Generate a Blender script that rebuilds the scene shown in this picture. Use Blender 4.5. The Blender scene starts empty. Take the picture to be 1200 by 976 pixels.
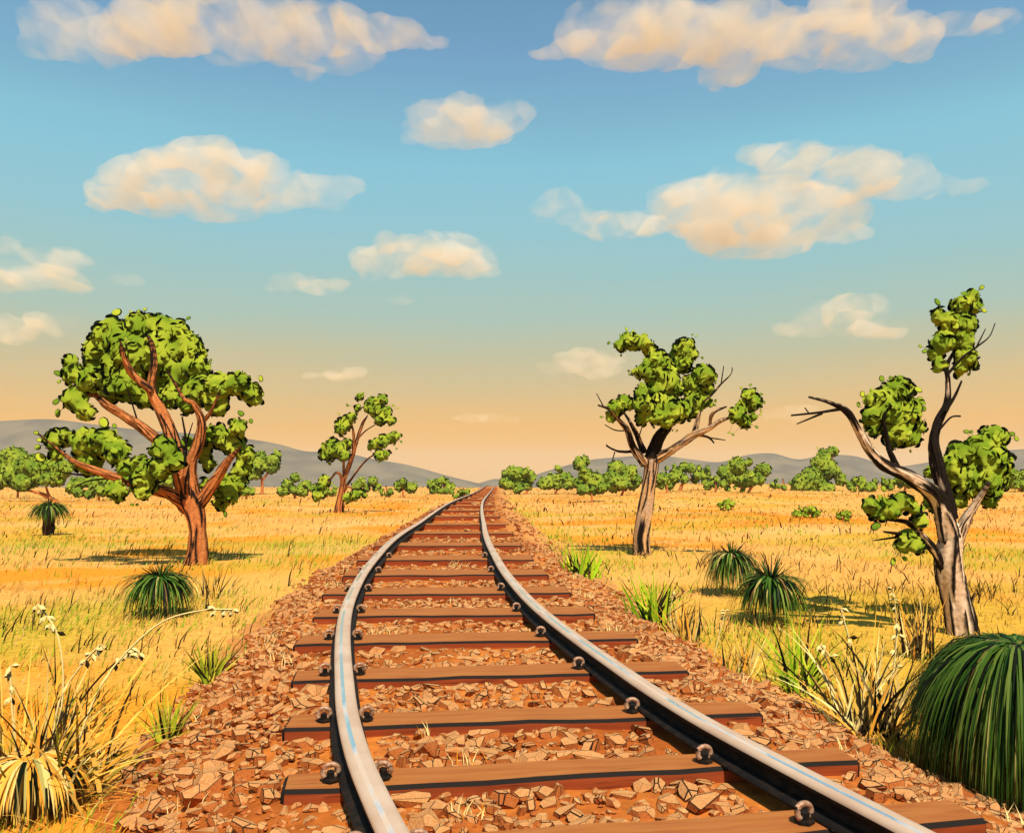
import bpy, bmesh, math, random
import numpy as np
from mathutils import Vector, Matrix, noise as mnoise

R = random.Random(7)
rng = np.random.default_rng(11)
sc = bpy.context.scene
COL = sc.collection
CAM_H, F, HY = 1.3, 950.0, 548.0          # camera height, focal length in photo pixels, eye level row


# ------------------------------------------------------------------ colour
def lin(c):
    c = c / 255.0
    return c / 12.92 if c <= 0.04045 else ((c + 0.055) / 1.055) ** 2.4


def rgb(r, g, b, k=1.0):
    return (lin(r) * k, lin(g) * k, lin(b) * k, 1.0)


KG = 0.90                                  # how bright a surface is lit: photo value -> base colour


# ------------------------------------------------------------------ numeric helpers
def vnoise(x, y, seed=0):
    x = np.asarray(x, float); y = np.asarray(y, float)
    xi = np.floor(x).astype(np.int64); yi = np.floor(y).astype(np.int64)
    fx = x - xi; fy = y - yi
    fx = fx * fx * (3 - 2 * fx); fy = fy * fy * (3 - 2 * fy)

    def h(a, b):
        n = (a * 374761393 + b * 668265263 + seed * 974711) & 0x7fffffff
        n = ((n ^ (n >> 13)) * 1274126177) & 0x7fffffff
        return ((n ^ (n >> 16)) & 0xffff) / 65535.0
    return (h(xi, yi) * (1 - fx) + h(xi + 1, yi) * fx) * (1 - fy) + (h(xi, yi + 1) * (1 - fx) + h(xi + 1, yi + 1) * fx) * fy


def fbm(x, y, seed=0, o=3):
    s, a, t = 0.0, 1.0, 0.0
    for i in range(o):
        s = s + a * vnoise(x * 2 ** i, y * 2 ** i, seed + i * 17); t += a; a *= 0.5
    return s / t


def spline(pts):
    xs = np.array([p[0] for p in pts], float); ys = np.array([p[1] for p in pts], float)
    d = np.gradient(ys, xs)

    def f(x):
        x = np.clip(np.asarray(x, float), xs[0], xs[-1])
        i = np.clip(np.searchsorted(xs, x) - 1, 0, len(xs) - 2)
        h = xs[i + 1] - xs[i]; t = (x - xs[i]) / h
        return ((2*t**3 - 3*t**2 + 1) * ys[i] + (t**3 - 2*t**2 + t) * h * d[i]
                + (-2*t**3 + 3*t**2) * ys[i + 1] + (t**3 - t**2) * h * d[i + 1])
    return f


track_x = spline([(-6, 3.3), (0, 1.36), (1.5, .80), (2.44, .445), (2.91, .27), (3.3, .135), (3.8, -.008), (4.47, -.165), (6.26, -.527),
                  (7.92, -.75), (10.8, -1.0), (19.4, -1.43), (32.7, -1.96), (60, -2.6), (92, -3.1), (160, -4.2), (300, -7)])
drop_f = spline([(-40, 0), (4, 0), (10, 0), (12, .015), (19.4, .17), (32.7, .4), (60, .95), (92, 1.5), (150, 2.2), (200, 3.4), (260, 6),
                 (400, 16), (700, 42), (1500, 80), (3000, 100)])
HALF = 0.745                                # half the gauge, rail centre to rail centre


def offs(x, y):
    """distance right of the track's centre line"""
    return np.asarray(x, float) - track_x(y)


def terrain_z(x, y):
    x = np.asarray(x, float); y = np.asarray(y, float)
    o = np.abs(offs(x, y))
    k = np.clip((o - 2.2) / 5.0, 0, 1)
    und = (fbm(x * .13 + 3, y * .13, 5) - .5) * .35 * k + (fbm(x * .6, y * .6, 9, 2) - .5) * .07 * k
    far = np.clip((y - 25) / 60, 0, 1) * (fbm(x * .035, y * .035, 21, 2) - .5) * .8 * k
    sm = lambda t: np.clip(t, 0, 1) ** 2 * (3 - 2 * np.clip(t, 0, 1))
    rise = .75 * sm((offs(x, y) - 5) / 22) * sm((y - 30) / 60)
    return -0.35 - drop_f(y) + und + far + rise


def ballast_z(o, y):
    o = np.asarray(o, float)
    z = np.where(o < 0, np.interp(-o, [0, 1.15, 1.8, 2.4], [.040, .032, -.33, -.42]), np.interp(o, [0, 1.3, 2.4, 3.0], [.040, .032, -.33, -.42]))
    return z - drop_f(y) - .07 * np.clip((np.asarray(y, float) - 5) / 15, 0, 1) * np.clip((1.3 - np.abs(o)) * 4, 0, 1)


def surface_z(x, y):
    return np.maximum(terrain_z(x, y), ballast_z(offs(x, y), y))


def at(px, py, d):
    return Vector(((px - 600) / F * d, d, CAM_H - (py - HY) / F * d))


def ground_depth(py, px=600):
    """depth at which the ground shows at photo row py"""
    d = 3.0
    for _ in range(60):
        h = CAM_H - float(terrain_z((px - 600) / F * d, d))
        d = .5 * d + .5 * h * F / max(py - HY, 14)
    return d


# ------------------------------------------------------------------ materials
def mat(name, rough=.7, metal=0.0, spec=.3):
    m = bpy.data.materials.new(name); m.use_nodes = True
    b = m.node_tree.nodes['Principled BSDF']
    b.inputs['Roughness'].default_value = rough
    b.inputs['Metallic'].default_value = metal
    b.inputs['Specular IOR Level'].default_value = spec
    return m, m.node_tree.nodes, m.node_tree.links, b


def noise_mix(nodes, links, c1, c2, scale, lo=.35, hi=.65, coord='Object', stretch=(1, 1, 1), detail=5, src=None):
    tc = nodes.new('ShaderNodeTexCoord'); mp = nodes.new('ShaderNodeMapping')
    mp.inputs['Scale'].default_value = stretch
    nz = nodes.new('ShaderNodeTexNoise'); nz.inputs['Scale'].default_value = scale; nz.inputs['Detail'].default_value = detail
    rp = nodes.new('ShaderNodeMapRange'); rp.inputs[1].default_value = lo; rp.inputs[2].default_value = hi
    mx = nodes.new('ShaderNodeMix'); mx.data_type = 'RGBA'
    links.new(tc.outputs[coord], mp.inputs[0]); links.new(mp.outputs[0], nz.inputs['Vector'])
    links.new(nz.outputs['Fac'], rp.inputs[0]); links.new(rp.outputs[0], mx.inputs[0])
    if src is not None: links.new(src, mx.inputs[6])
    else: mx.inputs[6].default_value = c1
    mx.inputs[7].default_value = c2
    return mx.outputs[2], nz


def attr_mat(name, rough=.65, transl=0.0, spec=.25, noise=None, upright=0.0):
    m, n, l, b = mat(name, rough, 0, spec)
    a = n.new('ShaderNodeAttribute'); a.attribute_name = 'tint'
    src = a.outputs['Color']
    if noise:
        sc_, amt = noise
        tc = n.new('ShaderNodeTexCoord'); nz = n.new('ShaderNodeTexNoise'); nz.inputs['Scale'].default_value = sc_; nz.inputs['Detail'].default_value = 6
        mr = n.new('ShaderNodeMapRange'); mr.inputs[1].default_value = .3; mr.inputs[2].default_value = .7
        mr.inputs[3].default_value = 1 - amt; mr.inputs[4].default_value = 1 + amt
        mx = n.new('ShaderNodeVectorMath'); mx.operation = 'SCALE'
        l.new(tc.outputs['Object'], nz.inputs['Vector']); l.new(nz.outputs['Fac'], mr.inputs[0])
        l.new(src, mx.inputs[0]); l.new(mr.outputs[0], mx.inputs['Scale']); src = mx.outputs[0]
        bp = n.new('ShaderNodeBump'); bp.inputs['Strength'].default_value = .35; bp.inputs['Distance'].default_value = .02
        l.new(nz.outputs['Fac'], bp.inputs['Height']); l.new(bp.outputs[0], b.inputs['Normal'])
    if upright:                                    # shading normals bent upward to even out light on blades and leaves
        g = n.new('ShaderNodeNewGeometry'); v1 = n.new('ShaderNodeVectorMath'); v1.operation = 'SCALE'; v1.inputs['Scale'].default_value = upright
        v2 = n.new('ShaderNodeVectorMath'); v2.operation = 'ADD'; v2.inputs[1].default_value = (0, 0, 1); v3 = n.new('ShaderNodeVectorMath'); v3.operation = 'NORMALIZE'
        l.new(g.outputs['Normal'], v1.inputs[0]); l.new(v1.outputs[0], v2.inputs[0]); l.new(v2.outputs[0], v3.inputs[0]); l.new(v3.outputs[0], b.inputs['Normal'])
    l.new(src, b.inputs['Base Color'])
    if transl:
        t = n.new('ShaderNodeBsdfTranslucent'); l.new(src, t.inputs['Color'])
        x = n.new('ShaderNodeMixShader'); x.inputs[0].default_value = transl
        l.new(b.outputs[0], x.inputs[1]); l.new(t.outputs[0], x.inputs[2])
        l.new(x.outputs[0], n['Material Output'].inputs['Surface'])
    return m


M_LEAF = attr_mat('leaf', .75, .25, .06, None, 1.3)
M_GRASS = attr_mat('grass_blade', .8, .15, .05, None, .35)
M_NEEDLE = attr_mat('needle_leaf', .6, .2, .12)
M_BARK = attr_mat('bark', .85, 0, .1, (26, .3))
M_GROUND = attr_mat('dry_earth', .95, 0, .05, (14, .2))
M_BED = attr_mat('ballast_dirt', .95, 0, .05, (18, .22))


def stone_mats():
    out = []
    for nm, c1, c2 in (('stone_face', rgb(206, 154, 98, KG), rgb(192, 124, 68, KG)), ('stone_reddish', rgb(190, 112, 54, KG), rgb(164, 84, 36, KG))):
        m, n, l, b = mat(nm, .85, 0, .15)
        o, nz = noise_mix(n, l, c1, c2, 14)
        l.new(o, b.inputs['Base Color'])
        bp = n.new('ShaderNodeBump'); bp.inputs['Strength'].default_value = .4; bp.inputs['Distance'].default_value = .01
        l.new(nz.outputs['Fac'], bp.inputs['Height']); l.new(bp.outputs[0], b.inputs['Normal'])
        out.append(m)
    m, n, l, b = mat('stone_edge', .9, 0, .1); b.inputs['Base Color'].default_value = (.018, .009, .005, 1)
    out.append(m)
    return out


M_STONE = stone_mats()


def wood(name, c1, c2, c3):
    m, n, l, b = mat(name, .8, 0, .15)
    o, nz = noise_mix(n, l, c1, c2, 3.0, .3, .7, stretch=(.8, 9, 9))
    o2, nz2 = noise_mix(n, l, c1, c3, 5.0, .62, .74, stretch=(.5, 16, 16), src=o, detail=8)
    l.new(o2, b.inputs['Base Color'])
    bp = n.new('ShaderNodeBump'); bp.inputs['Strength'].default_value = .35; bp.inputs['Distance'].default_value = .006
    l.new(nz2.outputs['Fac'], bp.inputs['Height']); l.new(bp.outputs[0], b.inputs['Normal'])
    return m


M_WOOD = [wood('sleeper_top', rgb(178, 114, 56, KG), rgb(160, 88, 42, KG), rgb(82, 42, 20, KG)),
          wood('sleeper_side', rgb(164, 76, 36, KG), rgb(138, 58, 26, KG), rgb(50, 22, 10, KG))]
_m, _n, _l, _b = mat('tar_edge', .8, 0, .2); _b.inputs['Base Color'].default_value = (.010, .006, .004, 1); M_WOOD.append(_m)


def steel():
    m, n, l, b = mat('worn_steel', .5, .05, .12)
    o, nz = noise_mix(n, l, rgb(208, 182, 158, .93), rgb(194, 162, 136, .93), 4, .35, .65)
    l.new(o, b.inputs['Base Color'])
    mr = n.new('ShaderNodeMapRange'); mr.inputs[3].default_value = .42; mr.inputs[4].default_value = .6
    l.new(nz.outputs['Fac'], mr.inputs[0]); l.new(mr.outputs[0], b.inputs['Roughness'])
    m4, n, l, b = mat('polished_band', .14, 1.0, .5)
    o, nz = noise_mix(n, l, rgb(208, 182, 158, .93), (1, 1, 1, 1), 1.6, .42, .54, stretch=(3, .8, 3), detail=6)
    mrb = n.new('ShaderNodeMapRange'); mrb.inputs[1].default_value = .42; mrb.inputs[2].default_value = .54
    l.new(nz.outputs['Fac'], mrb.inputs[0]); l.new(o, b.inputs['Base Color']); l.new(mrb.outputs[0], b.inputs['Metallic'])
    mrc = n.new('ShaderNodeMapRange'); mrc.inputs[1].default_value = .42; mrc.inputs[2].default_value = .54; mrc.inputs[3].default_value = .5; mrc.inputs[4].default_value = .12
    l.new(nz.outputs['Fac'], mrc.inputs[0]); l.new(mrc.outputs[0], b.inputs['Roughness'])
    m2, n, l, b = mat('black_rail_side', .75, .1, .2)
    o, nz = noise_mix(n, l, (.008, .006, .005, 1), (.035, .018, .01, 1), 20, .45, .75)
    l.new(o, b.inputs['Base Color'])
    m3, n, l, b = mat('pale_clip_steel', .5, .3, .4)
    o, nz = noise_mix(n, l, rgb(206, 170, 140, KG), rgb(150, 100, 70, KG), 40)
    l.new(o, b.inputs['Base Color'])
    return m, m2, m3, m4


M_STEEL, M_RAILSIDE, M_CLIP, M_BAND = steel()


# ------------------------------------------------------------------ object helpers
def tag(o, label=None, cat=None, group=None, kind=None):
    if label: o['label'] = label
    if cat: o['category'] = cat
    if group: o['group'] = group
    if kind: o['kind'] = kind
    return o


def empty(name, loc, label, cat, group=None):
    o = bpy.data.objects.new(name, None); COL.objects.link(o); o.location = loc
    o.empty_display_size = .2
    return tag(o, label, cat, group)


def link(name, me, parent=None, loc=None):
    o = bpy.data.objects.new(name, me); COL.objects.link(o)
    if parent is not None: o.parent = parent
    if loc is not None: o.location = loc
    return o


def mesh_np(name, V, faces_flat, sizes, mats, tint=None, midx=None, smooth=False):
    me = bpy.data.meshes.new(name)
    V = np.asarray(V, np.float32); sizes = np.asarray(sizes, np.int32); ff = np.asarray(faces_flat, np.int32)
    me.vertices.add(len(V)); me.vertices.foreach_set('co', V.ravel())
    me.loops.add(len(ff)); me.loops.foreach_set('vertex_index', ff)
    me.polygons.add(len(sizes))
    st = np.zeros(len(sizes), np.int32); st[1:] = np.cumsum(sizes)[:-1]
    me.polygons.foreach_set('loop_start', st)
    for m in mats: me.materials.append(m)
    if midx is not None: me.polygons.foreach_set('material_index', np.asarray(midx, np.int32))
    me.polygons.foreach_set('use_smooth', np.full(len(sizes), smooth))
    me.update(calc_edges=True)
    if tint is not None:
        t = np.asarray(tint, np.float32)
        dom = 'FACE' if len(t) == len(sizes) else 'POINT'
        a = me.attributes.new('tint', 'FLOAT_COLOR', dom)
        a.data.foreach_set('color', t.ravel())
    me.validate()
    return me


class MB:
    """collects pieces for ONE mesh, a colour per face"""
    def __init__(self): self.V, self.F, self.S, self.T, self.n = [], [], [], [], 0

    def add(self, V, F, T):
        V = np.asarray(V, float); self.V.append(V)
        for f in F: self.F.extend(i + self.n for i in f); self.S.append(len(f))
        self.T.append(np.asarray(T, float).reshape(-1, 4)); self.n += len(V)

    def add_block(self, V, F2d, T):
        """V (n,3), F2d (m,k) index array"""
        self.V.append(np.asarray(V, float)); F2d = np.asarray(F2d) + self.n
        self.F.extend(F2d.ravel().tolist()); self.S.extend([F2d.shape[1]] * len(F2d)); self.T.append(np.asarray(T, float).reshape(-1, 4)); self.n += len(V)

    def build(self, name, m, parent=None, origin=(0, 0, 0), smooth=False):
        if not self.V: return None
        V = np.concatenate(self.V) - np.asarray(origin, float)
        me = mesh_np(name, V, self.F, self.S, [m], np.concatenate(self.T), smooth=smooth)
        return link(name, me, parent)


# ------------------------------------------------------------------ ground
GOLD, ORANGE, OLIVE, PALE, GREEN = (np.array(rgb(*c, .74)) for c in ((255, 182, 94), (255, 156, 44), (230, 176, 62), (255, 202, 122), (168, 184, 42)))

LIME = np.array(rgb(206, 186, 56, .70))


def field_colour(x, y):
    x = np.asarray(x, float); y = np.asarray(y, float)
    yy = np.where(y < 30, y, 30 + (y - 30) * .5)
    a = fbm(x * .28 + 11, yy * .42, 31, 3)[..., None]; b = fbm(x * .22 - 7, yy * .36 + 9, 47, 3)[..., None]; c = fbm(x * .5, yy * .6 + 3, 63, 3)[..., None]
    col = GOLD + np.zeros(np.shape(x) + (4,))
    col = col + (ORANGE - col) * np.clip((a - .49) * 9, 0, 1)
    col = col + (OLIVE - col) * np.clip((b - .54) * 9, 0, .9)
    col = col + (PALE - col) * np.clip((c - .60) * 4, 0, .5)
    near = np.clip(1 - (y - 3) / 6, 0, 1)[..., None] * np.clip(-offs(x, y) - 1.6, 0, 1)[..., None]      # rich orange turf at the left ballast edge
    col = col + (ORANGE - col) * near * .5
    for (qx, qy, q, k) in ((690, 655, 2.2, .55), (1160, 650, 3.0, .5), (640, 628, 2.2, .5), (25, 745, 1.5, .6), (60, 640, 4.0, .45), (330, 650, 2.6, .35), (930, 770, 1.0, .5), (205, 700, 1.8, .45), (370, 640, 1.8, .4), (870, 590, 5, .4), (230, 790, .8, .5), (1010, 690, 2.0, .3)):
        qd = ground_depth(qy, qx); e = np.exp(-(((x - (qx - 600) / F * qd) / q) ** 2 + ((y - qd) / (q * 1.5)) ** 2)) * k * .7
        col = col + (LIME - col) * e[..., None]
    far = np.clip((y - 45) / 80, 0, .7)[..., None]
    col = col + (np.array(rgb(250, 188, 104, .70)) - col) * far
    return col


def build_ground():
    xs = np.concatenate([np.linspace(-3000, -130, 14)[:-1], np.linspace(-130, -22, 40)[:-1], np.linspace(-22, 22, 160), np.linspace(22, 130, 40)[1:], np.linspace(130, 3000, 14)[1:]])
    ys = np.concatenate([np.linspace(-60, 0, 10)[:-1], np.linspace(0, 24, 110)[:-1], np.linspace(24, 80, 70)[:-1], np.linspace(80, 300, 50)[:-1], np.linspace(300, 3000, 20)])
    X, Y = np.meshgrid(xs, ys)
    Z = terrain_z(X, Y)
    V = np.stack([X, Y, Z], -1).reshape(-1, 3)
    nx = len(xs)
    i = (np.arange(len(ys) - 1)[:, None] * nx + np.arange(nx - 1)[None]).ravel()
    Fq = np.stack([i, i + 1, i + nx + 1, i + nx], 1)
    me = mesh_np('ground', V, Fq.ravel(), np.full(len(Fq), 4), [M_GROUND], field_colour(X, Y).reshape(-1, 4), smooth=True)
    tag(link('ground', me), 'golden dry grassland ground on both sides of the railway', kind='structure')


build_ground()


def build_bed():
    ys = np.concatenate([np.arange(-3, 16, .1), np.arange(16, 50, .4), np.arange(50, 200, 2)])
    os_ = np.concatenate([np.linspace(-2.2, -1.1, 12), np.linspace(-1.1, 1.25, 26)[1:], np.linspace(1.25, 2.75, 16)[1:]])
    O, Y = np.meshgrid(os_, ys)
    X = track_x(Y) + O
    Z = ballast_z(O, Y) + (fbm(X * 6, Y * 6, 3, 3) - .5) * .035 + (fbm(X * 1.5, Y * 1.5, 8, 2) - .5) * .03
    t = fbm(X * 1.3, Y * 1.3, 71, 3)[..., None]
    c1, c2, c3 = np.array(rgb(198, 116, 48, KG)), np.array(rgb(170, 90, 36, KG)), np.array(rgb(222, 164, 96, KG))
    C = c1 + (c2 - c1) * np.clip((t - .4) * 4, 0, 1)
    sh = np.clip((np.abs(O) - 1.2) / .6, 0, 1)[..., None] * np.clip((Y - 4) / 6, 0, 1)[..., None]
    C = C + (c3 - C) * sh * .6
    V = np.stack([X, Y, Z], -1).reshape(-1, 3); nx = len(os_)
    i = (np.arange(len(ys) - 1)[:, None] * nx + np.arange(nx - 1)[None]).ravel()
    Fq = np.stack([i, i + 1, i + nx + 1, i + nx], 1)
    me = mesh_np('ballast_bed', V, Fq.ravel(), np.full(len(Fq), 4), [M_BED], C.reshape(-1, 4), smooth=True)
    tag(link('ballast_bed', me), 'rusty brown earth bank under the railway track', kind='structure')


build_bed()


def build_hills():
    left = [(-700, 500), (-300, 488), (-80, 496), (0, 493), (60, 491), (110, 497), (160, 503), (230, 508), (290, 514), (330, 521), (355, 528), (400, 529), (430, 536), (480, 545), (520, 556), (560, 566), (600, 575)]
    right = [(540, 572), (565, 565), (580, 561), (600, 564), (640, 552), (690, 539), (730, 535), (770, 533), (810, 538), (845, 541), (875, 533), (905, 531), (935, 538), (965, 533), (1000, 534), (1045, 546), (1090, 541),
             (1130, 532), (1200, 526), (1400, 510), (1800, 520)]
    m, n, l, b = mat('hill_scrub', .95, 0, .05)
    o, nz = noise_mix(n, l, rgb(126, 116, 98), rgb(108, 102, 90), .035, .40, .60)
    l.new(o, b.inputs['Base Color'])
    for pts, d, nm, lab in ((left, 640, 'hills', 'long grey blue ridge behind the left field'), (right, 760, 'hills', 'low grey blue range behind the right field')):
        f = spline(pts)
        px = np.linspace(pts[0][0], pts[-1][0], 260)
        tops = CAM_H - (f(px) - HY) / F * d
        us = np.linspace(-1, 1.3, 40)                     # -1 near foot, 0 crest, 1.3 behind
        P, U = np.meshgrid(px, us)
        top = np.broadcast_to(tops, P.shape)
        prof = np.where(U < 0, (1 - np.abs(U)) ** .9, np.clip(1 - U, 0, 1) ** .8)
        spread = 190
        X = (P - 600) / F * d; Y = d + U * spread
        base = -55
        g = 1 - np.abs(np.clip(U, -1, 1))
        Z = base + (top - base) * prof + (fbm(X * .018, Y * .02, 91, 5) - .5) * 30 * g * np.abs(U) * 2.2
        V = np.stack([X, Y, Z], -1).reshape(-1, 3); nx = len(px)
        i = (np.arange(len(us) - 1)[:, None] * nx + np.arange(nx - 1)[None]).ravel()
        Fq = np.stack([i, i + 1, i + nx + 1, i + nx], 1)
        tag(link(nm, mesh_np(nm, V, Fq.ravel(), np.full(len(Fq), 4), [m], smooth=True)), lab, kind='structure')


build_hills()


# ------------------------------------------------------------------ track
def sweep_rail(side):
    ys = np.concatenate([np.arange(-2.5, 14, .12), np.arange(14, 40, .5), np.arange(40, 190, 2.0)])
    c = np.stack([track_x(ys), ys], 1)
    t = np.gradient(c, axis=0); t /= np.linalg.norm(t, axis=1)[:, None]
    nrm = np.stack([t[:, 1], -t[:, 0]], 1)                   # to the right
    p = c + nrm * side * HALF
    top = CAM_H - 1.1 - drop_f(ys)
    root = empty('rail', (0, 0, 0), 'left steel rail with pale worn head sweeping around the bend' if side < 0 else 'right steel rail with pale worn head running straight out of the lower corner', 'rail', 'rails of the railway track')
    profs = {
        'rail_head': ([(-.048, -.032), (-.050, -.016), (-.044, -.003), (-.026, .0015), (-.020, .0022), (-.002, .003), (.026, .0015), (.044, -.003), (.050, -.016), (.048, -.032), (.03, -.040), (-.03, -.040)], M_STEEL),
        'rail_web': ([(-.026, -.038), (-.013, -.048), (-.012, -.076), (-.030, -.086), (.030, -.086), (.012, -.076), (.013, -.048), (.026, -.038)], M_RAILSIDE),
        'rail_foot': ([(-.075, -.108), (-.075, -.098), (-.030, -.084), (.030, -.084), (.075, -.098), (.075, -.108)], M_RAILSIDE),
    }
    for nm, (pr, m) in profs.items():
        k = len(pr); V = []
        for (a, b) in pr:
            V.append(np.stack([p[:, 0] + nrm[:, 0] * a, p[:, 1] + nrm[:, 1] * a, top + b], 1))
        V = np.stack(V, 1).reshape(-1, 3)
        Fq = []
        for i in range(len(ys) - 1):
            for j in range(k):
                j2 = (j + 1) % k
                Fq.append((i * k + j, i * k + j2, (i + 1) * k + j2, (i + 1) * k + j))
        Fq = np.array(Fq)
        me = mesh_np(nm, V, Fq.ravel(), np.full(len(Fq), 4), [m], smooth=True)
        if nm == 'rail_head':                    # the wheels keep a narrow band along the top bright
            me.materials.append(M_BAND); me.materials.append(M_RAILSIDE)
            mi = np.zeros(len(Fq), np.int32); mi[4::k] = 1
            for q in (0, 8, 9, 10, 11): mi[q::k] = 2
            me.polygons.foreach_set('material_index', mi)
        ob = link(nm, me, root)
    return root


for s in (-1, 1): sweep_rail(s)

SLEEP_Y = [2.42, 2.90, 3.50, 4.245, 5.16, 6.17, 7.25, 8.49, 9.98, 11.7, 13.9, 17.1, 20.6, 25.0, 30.0, 36.0, 43.0, 51.0, 60.0, 71.0, 84.0, 98.0, 114.0]
SLEEPERS = []                                   # (centre x, y, angle, length, width)


def sleeper_mesh(L, Wd, seed):
    r = random.Random(seed)
    bm = bmesh.new()
    nseg = 12; T = .15
    rings = []
    for i in range(nseg + 1):
        x = -L / 2 + L * i / nseg
        j = lambda a=.006: r.uniform(-a, a)
        ex = .012 if i in (0, nseg) else 0
        rings.append([bm.verts.new((x + j(ex), -Wd / 2 + j(), -T)), bm.verts.new((x + j(ex), -Wd / 2 + j(), j(.004))),
                      bm.verts.new((x + j(ex), Wd / 2 + j(), j(.004))), bm.verts.new((x + j(ex), Wd / 2 + j(), -T))])
    for a, b in zip(rings, rings[1:]):
        for k in range(4):
            bm.faces.new((a[k], a[(k + 1) % 4], b[(k + 1) % 4], b[k]))
    bm.faces.new(rings[0][::-1]); bm.faces.new(rings[-1])
    bmesh.ops.recalc_face_normals(bm, faces=bm.faces)
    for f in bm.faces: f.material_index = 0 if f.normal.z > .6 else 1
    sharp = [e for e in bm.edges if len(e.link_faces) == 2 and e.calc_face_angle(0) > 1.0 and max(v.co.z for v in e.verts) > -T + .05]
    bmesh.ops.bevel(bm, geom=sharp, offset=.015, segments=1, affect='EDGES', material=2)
    me = bpy.data.meshes.new('sleeper'); bm.to_mesh(me); bm.free()
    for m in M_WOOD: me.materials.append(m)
    return me


def tube(mb, pts, rad, col, seg=8, cap=True):
    P = [Vector(p) for p in pts]; rings = []
    up = Vector((0, 0, 1))
    V = []
    for i, p in enumerate(P):
        t = (P[min(i + 1, len(P) - 1)] - P[max(i - 1, 0)]).normalized()
        a = t.cross(up if abs(t.z) < .9 else Vector((1, 0, 0))).normalized(); b = t.cross(a)
        r = rad[i] if hasattr(rad, '__len__') else rad
        for k in range(seg):
            an = 2 * math.pi * k / seg
            V.append(p + (a * math.cos(an) + b * math.sin(an)) * r)
    Fq = [(i * seg + k, i * seg + (k + 1) % seg, (i + 1) * seg + (k + 1) % seg, (i + 1) * seg + k) for i in range(len(P) - 1) for k in range(seg)]
    if cap:
        Fq = Fq + [tuple(range(seg))[::-1], tuple((len(P) - 1) * seg + k for k in range(seg))]
    mb.add(V, Fq, [col] * len(Fq))


def clip_meshes():
    mb = MB(); c = (1, 1, 1, 1)
    pts = []
    for i in range(15):
        a = math.radians(-60 + 285 * i / 14)
        pts.append((.040 * math.cos(a), -.006 + .02 * math.cos(a * .5), .045 + .036 * math.sin(a)))
    tube(mb, pts, .0145, c, 8)
    me = mesh_np('rail_clip', np.concatenate(mb.V), mb.F, mb.S, [M_CLIP], smooth=True)
    mb = MB()
    tube(mb, [(0, 0, 0), (0, 0, .012)], .046, c, 6)
    tube(mb, [(0, 0, .010), (0, 0, .046), (0, 0, .052)], [.022, .022, .012], c, 6)
    me2 = mesh_np('bolt', np.concatenate(mb.V), mb.F, mb.S, [M_RAILSIDE])
    return me, me2


CLIP, BOLT = clip_meshes()
ORD = ['first', 'second', 'third', 'fourth', 'fifth', 'sixth', 'seventh', 'eighth', 'ninth', 'tenth', 'eleventh', 'twelfth', 'thirteenth', 'fourteenth', 'fifteenth',
       'sixteenth', 'seventeenth', 'eighteenth', 'nineteenth', 'twentieth', 'twenty-first', 'twenty-second', 'twenty-third']
SLEEP_Y = SLEEP_Y[1:]
for i, yb in enumerate(SLEEP_Y):
    yb *= .965 if yb < 12 else 1 - .035 * max(0, 1 - (yb - 12) / 12)
    wd = min(.19 + max(0, yb - 3.4) * .052, .60)
    y = yb - wd / 2
    x = float(track_x(y))
    ang = math.atan2(float(track_x(y - .3) - track_x(y + .3)), .6) * .46
    L = 2.36 + R.uniform(-.06, .06)
    SLEEPERS.append((x, y, ang, L, wd))
    z = CAM_H - 1.1 - .11 - float(drop_f(y))
    cx = x + .13
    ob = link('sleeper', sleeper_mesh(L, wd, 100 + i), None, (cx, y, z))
    ob.rotation_euler.z = ang + R.uniform(-.012, .012)
    if i == 0: lab = 'brown timber sleeper nearest the viewer, cut off by the bottom of the picture'
    elif i == len(SLEEP_Y) - 1: lab = 'farthest thin brown timber sleeper where the track meets the horizon'
    else: lab = f'brown timber sleeper, {ORD[i]} across the track counting from the bottom of the picture'
    tag(ob, lab, 'railway sleeper', 'timber sleepers under the rails')
    if y < 13:
        for s in (-1, 1):
            for q in (-1, 1):
                if q > 0 and s > 0: continue
                lx = s * HALF / math.cos(ang) - .13 + q * .100
                cl = link('rail_clip', CLIP, ob, (lx, -.02, .004)); cl.rotation_euler.z = 0 if q < 0 else math.pi
                cl.rotation_euler.z += R.uniform(-.25, .25)
                cl.scale = (.74,) * 3
                bo = link('bolt', BOLT, cl)


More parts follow.
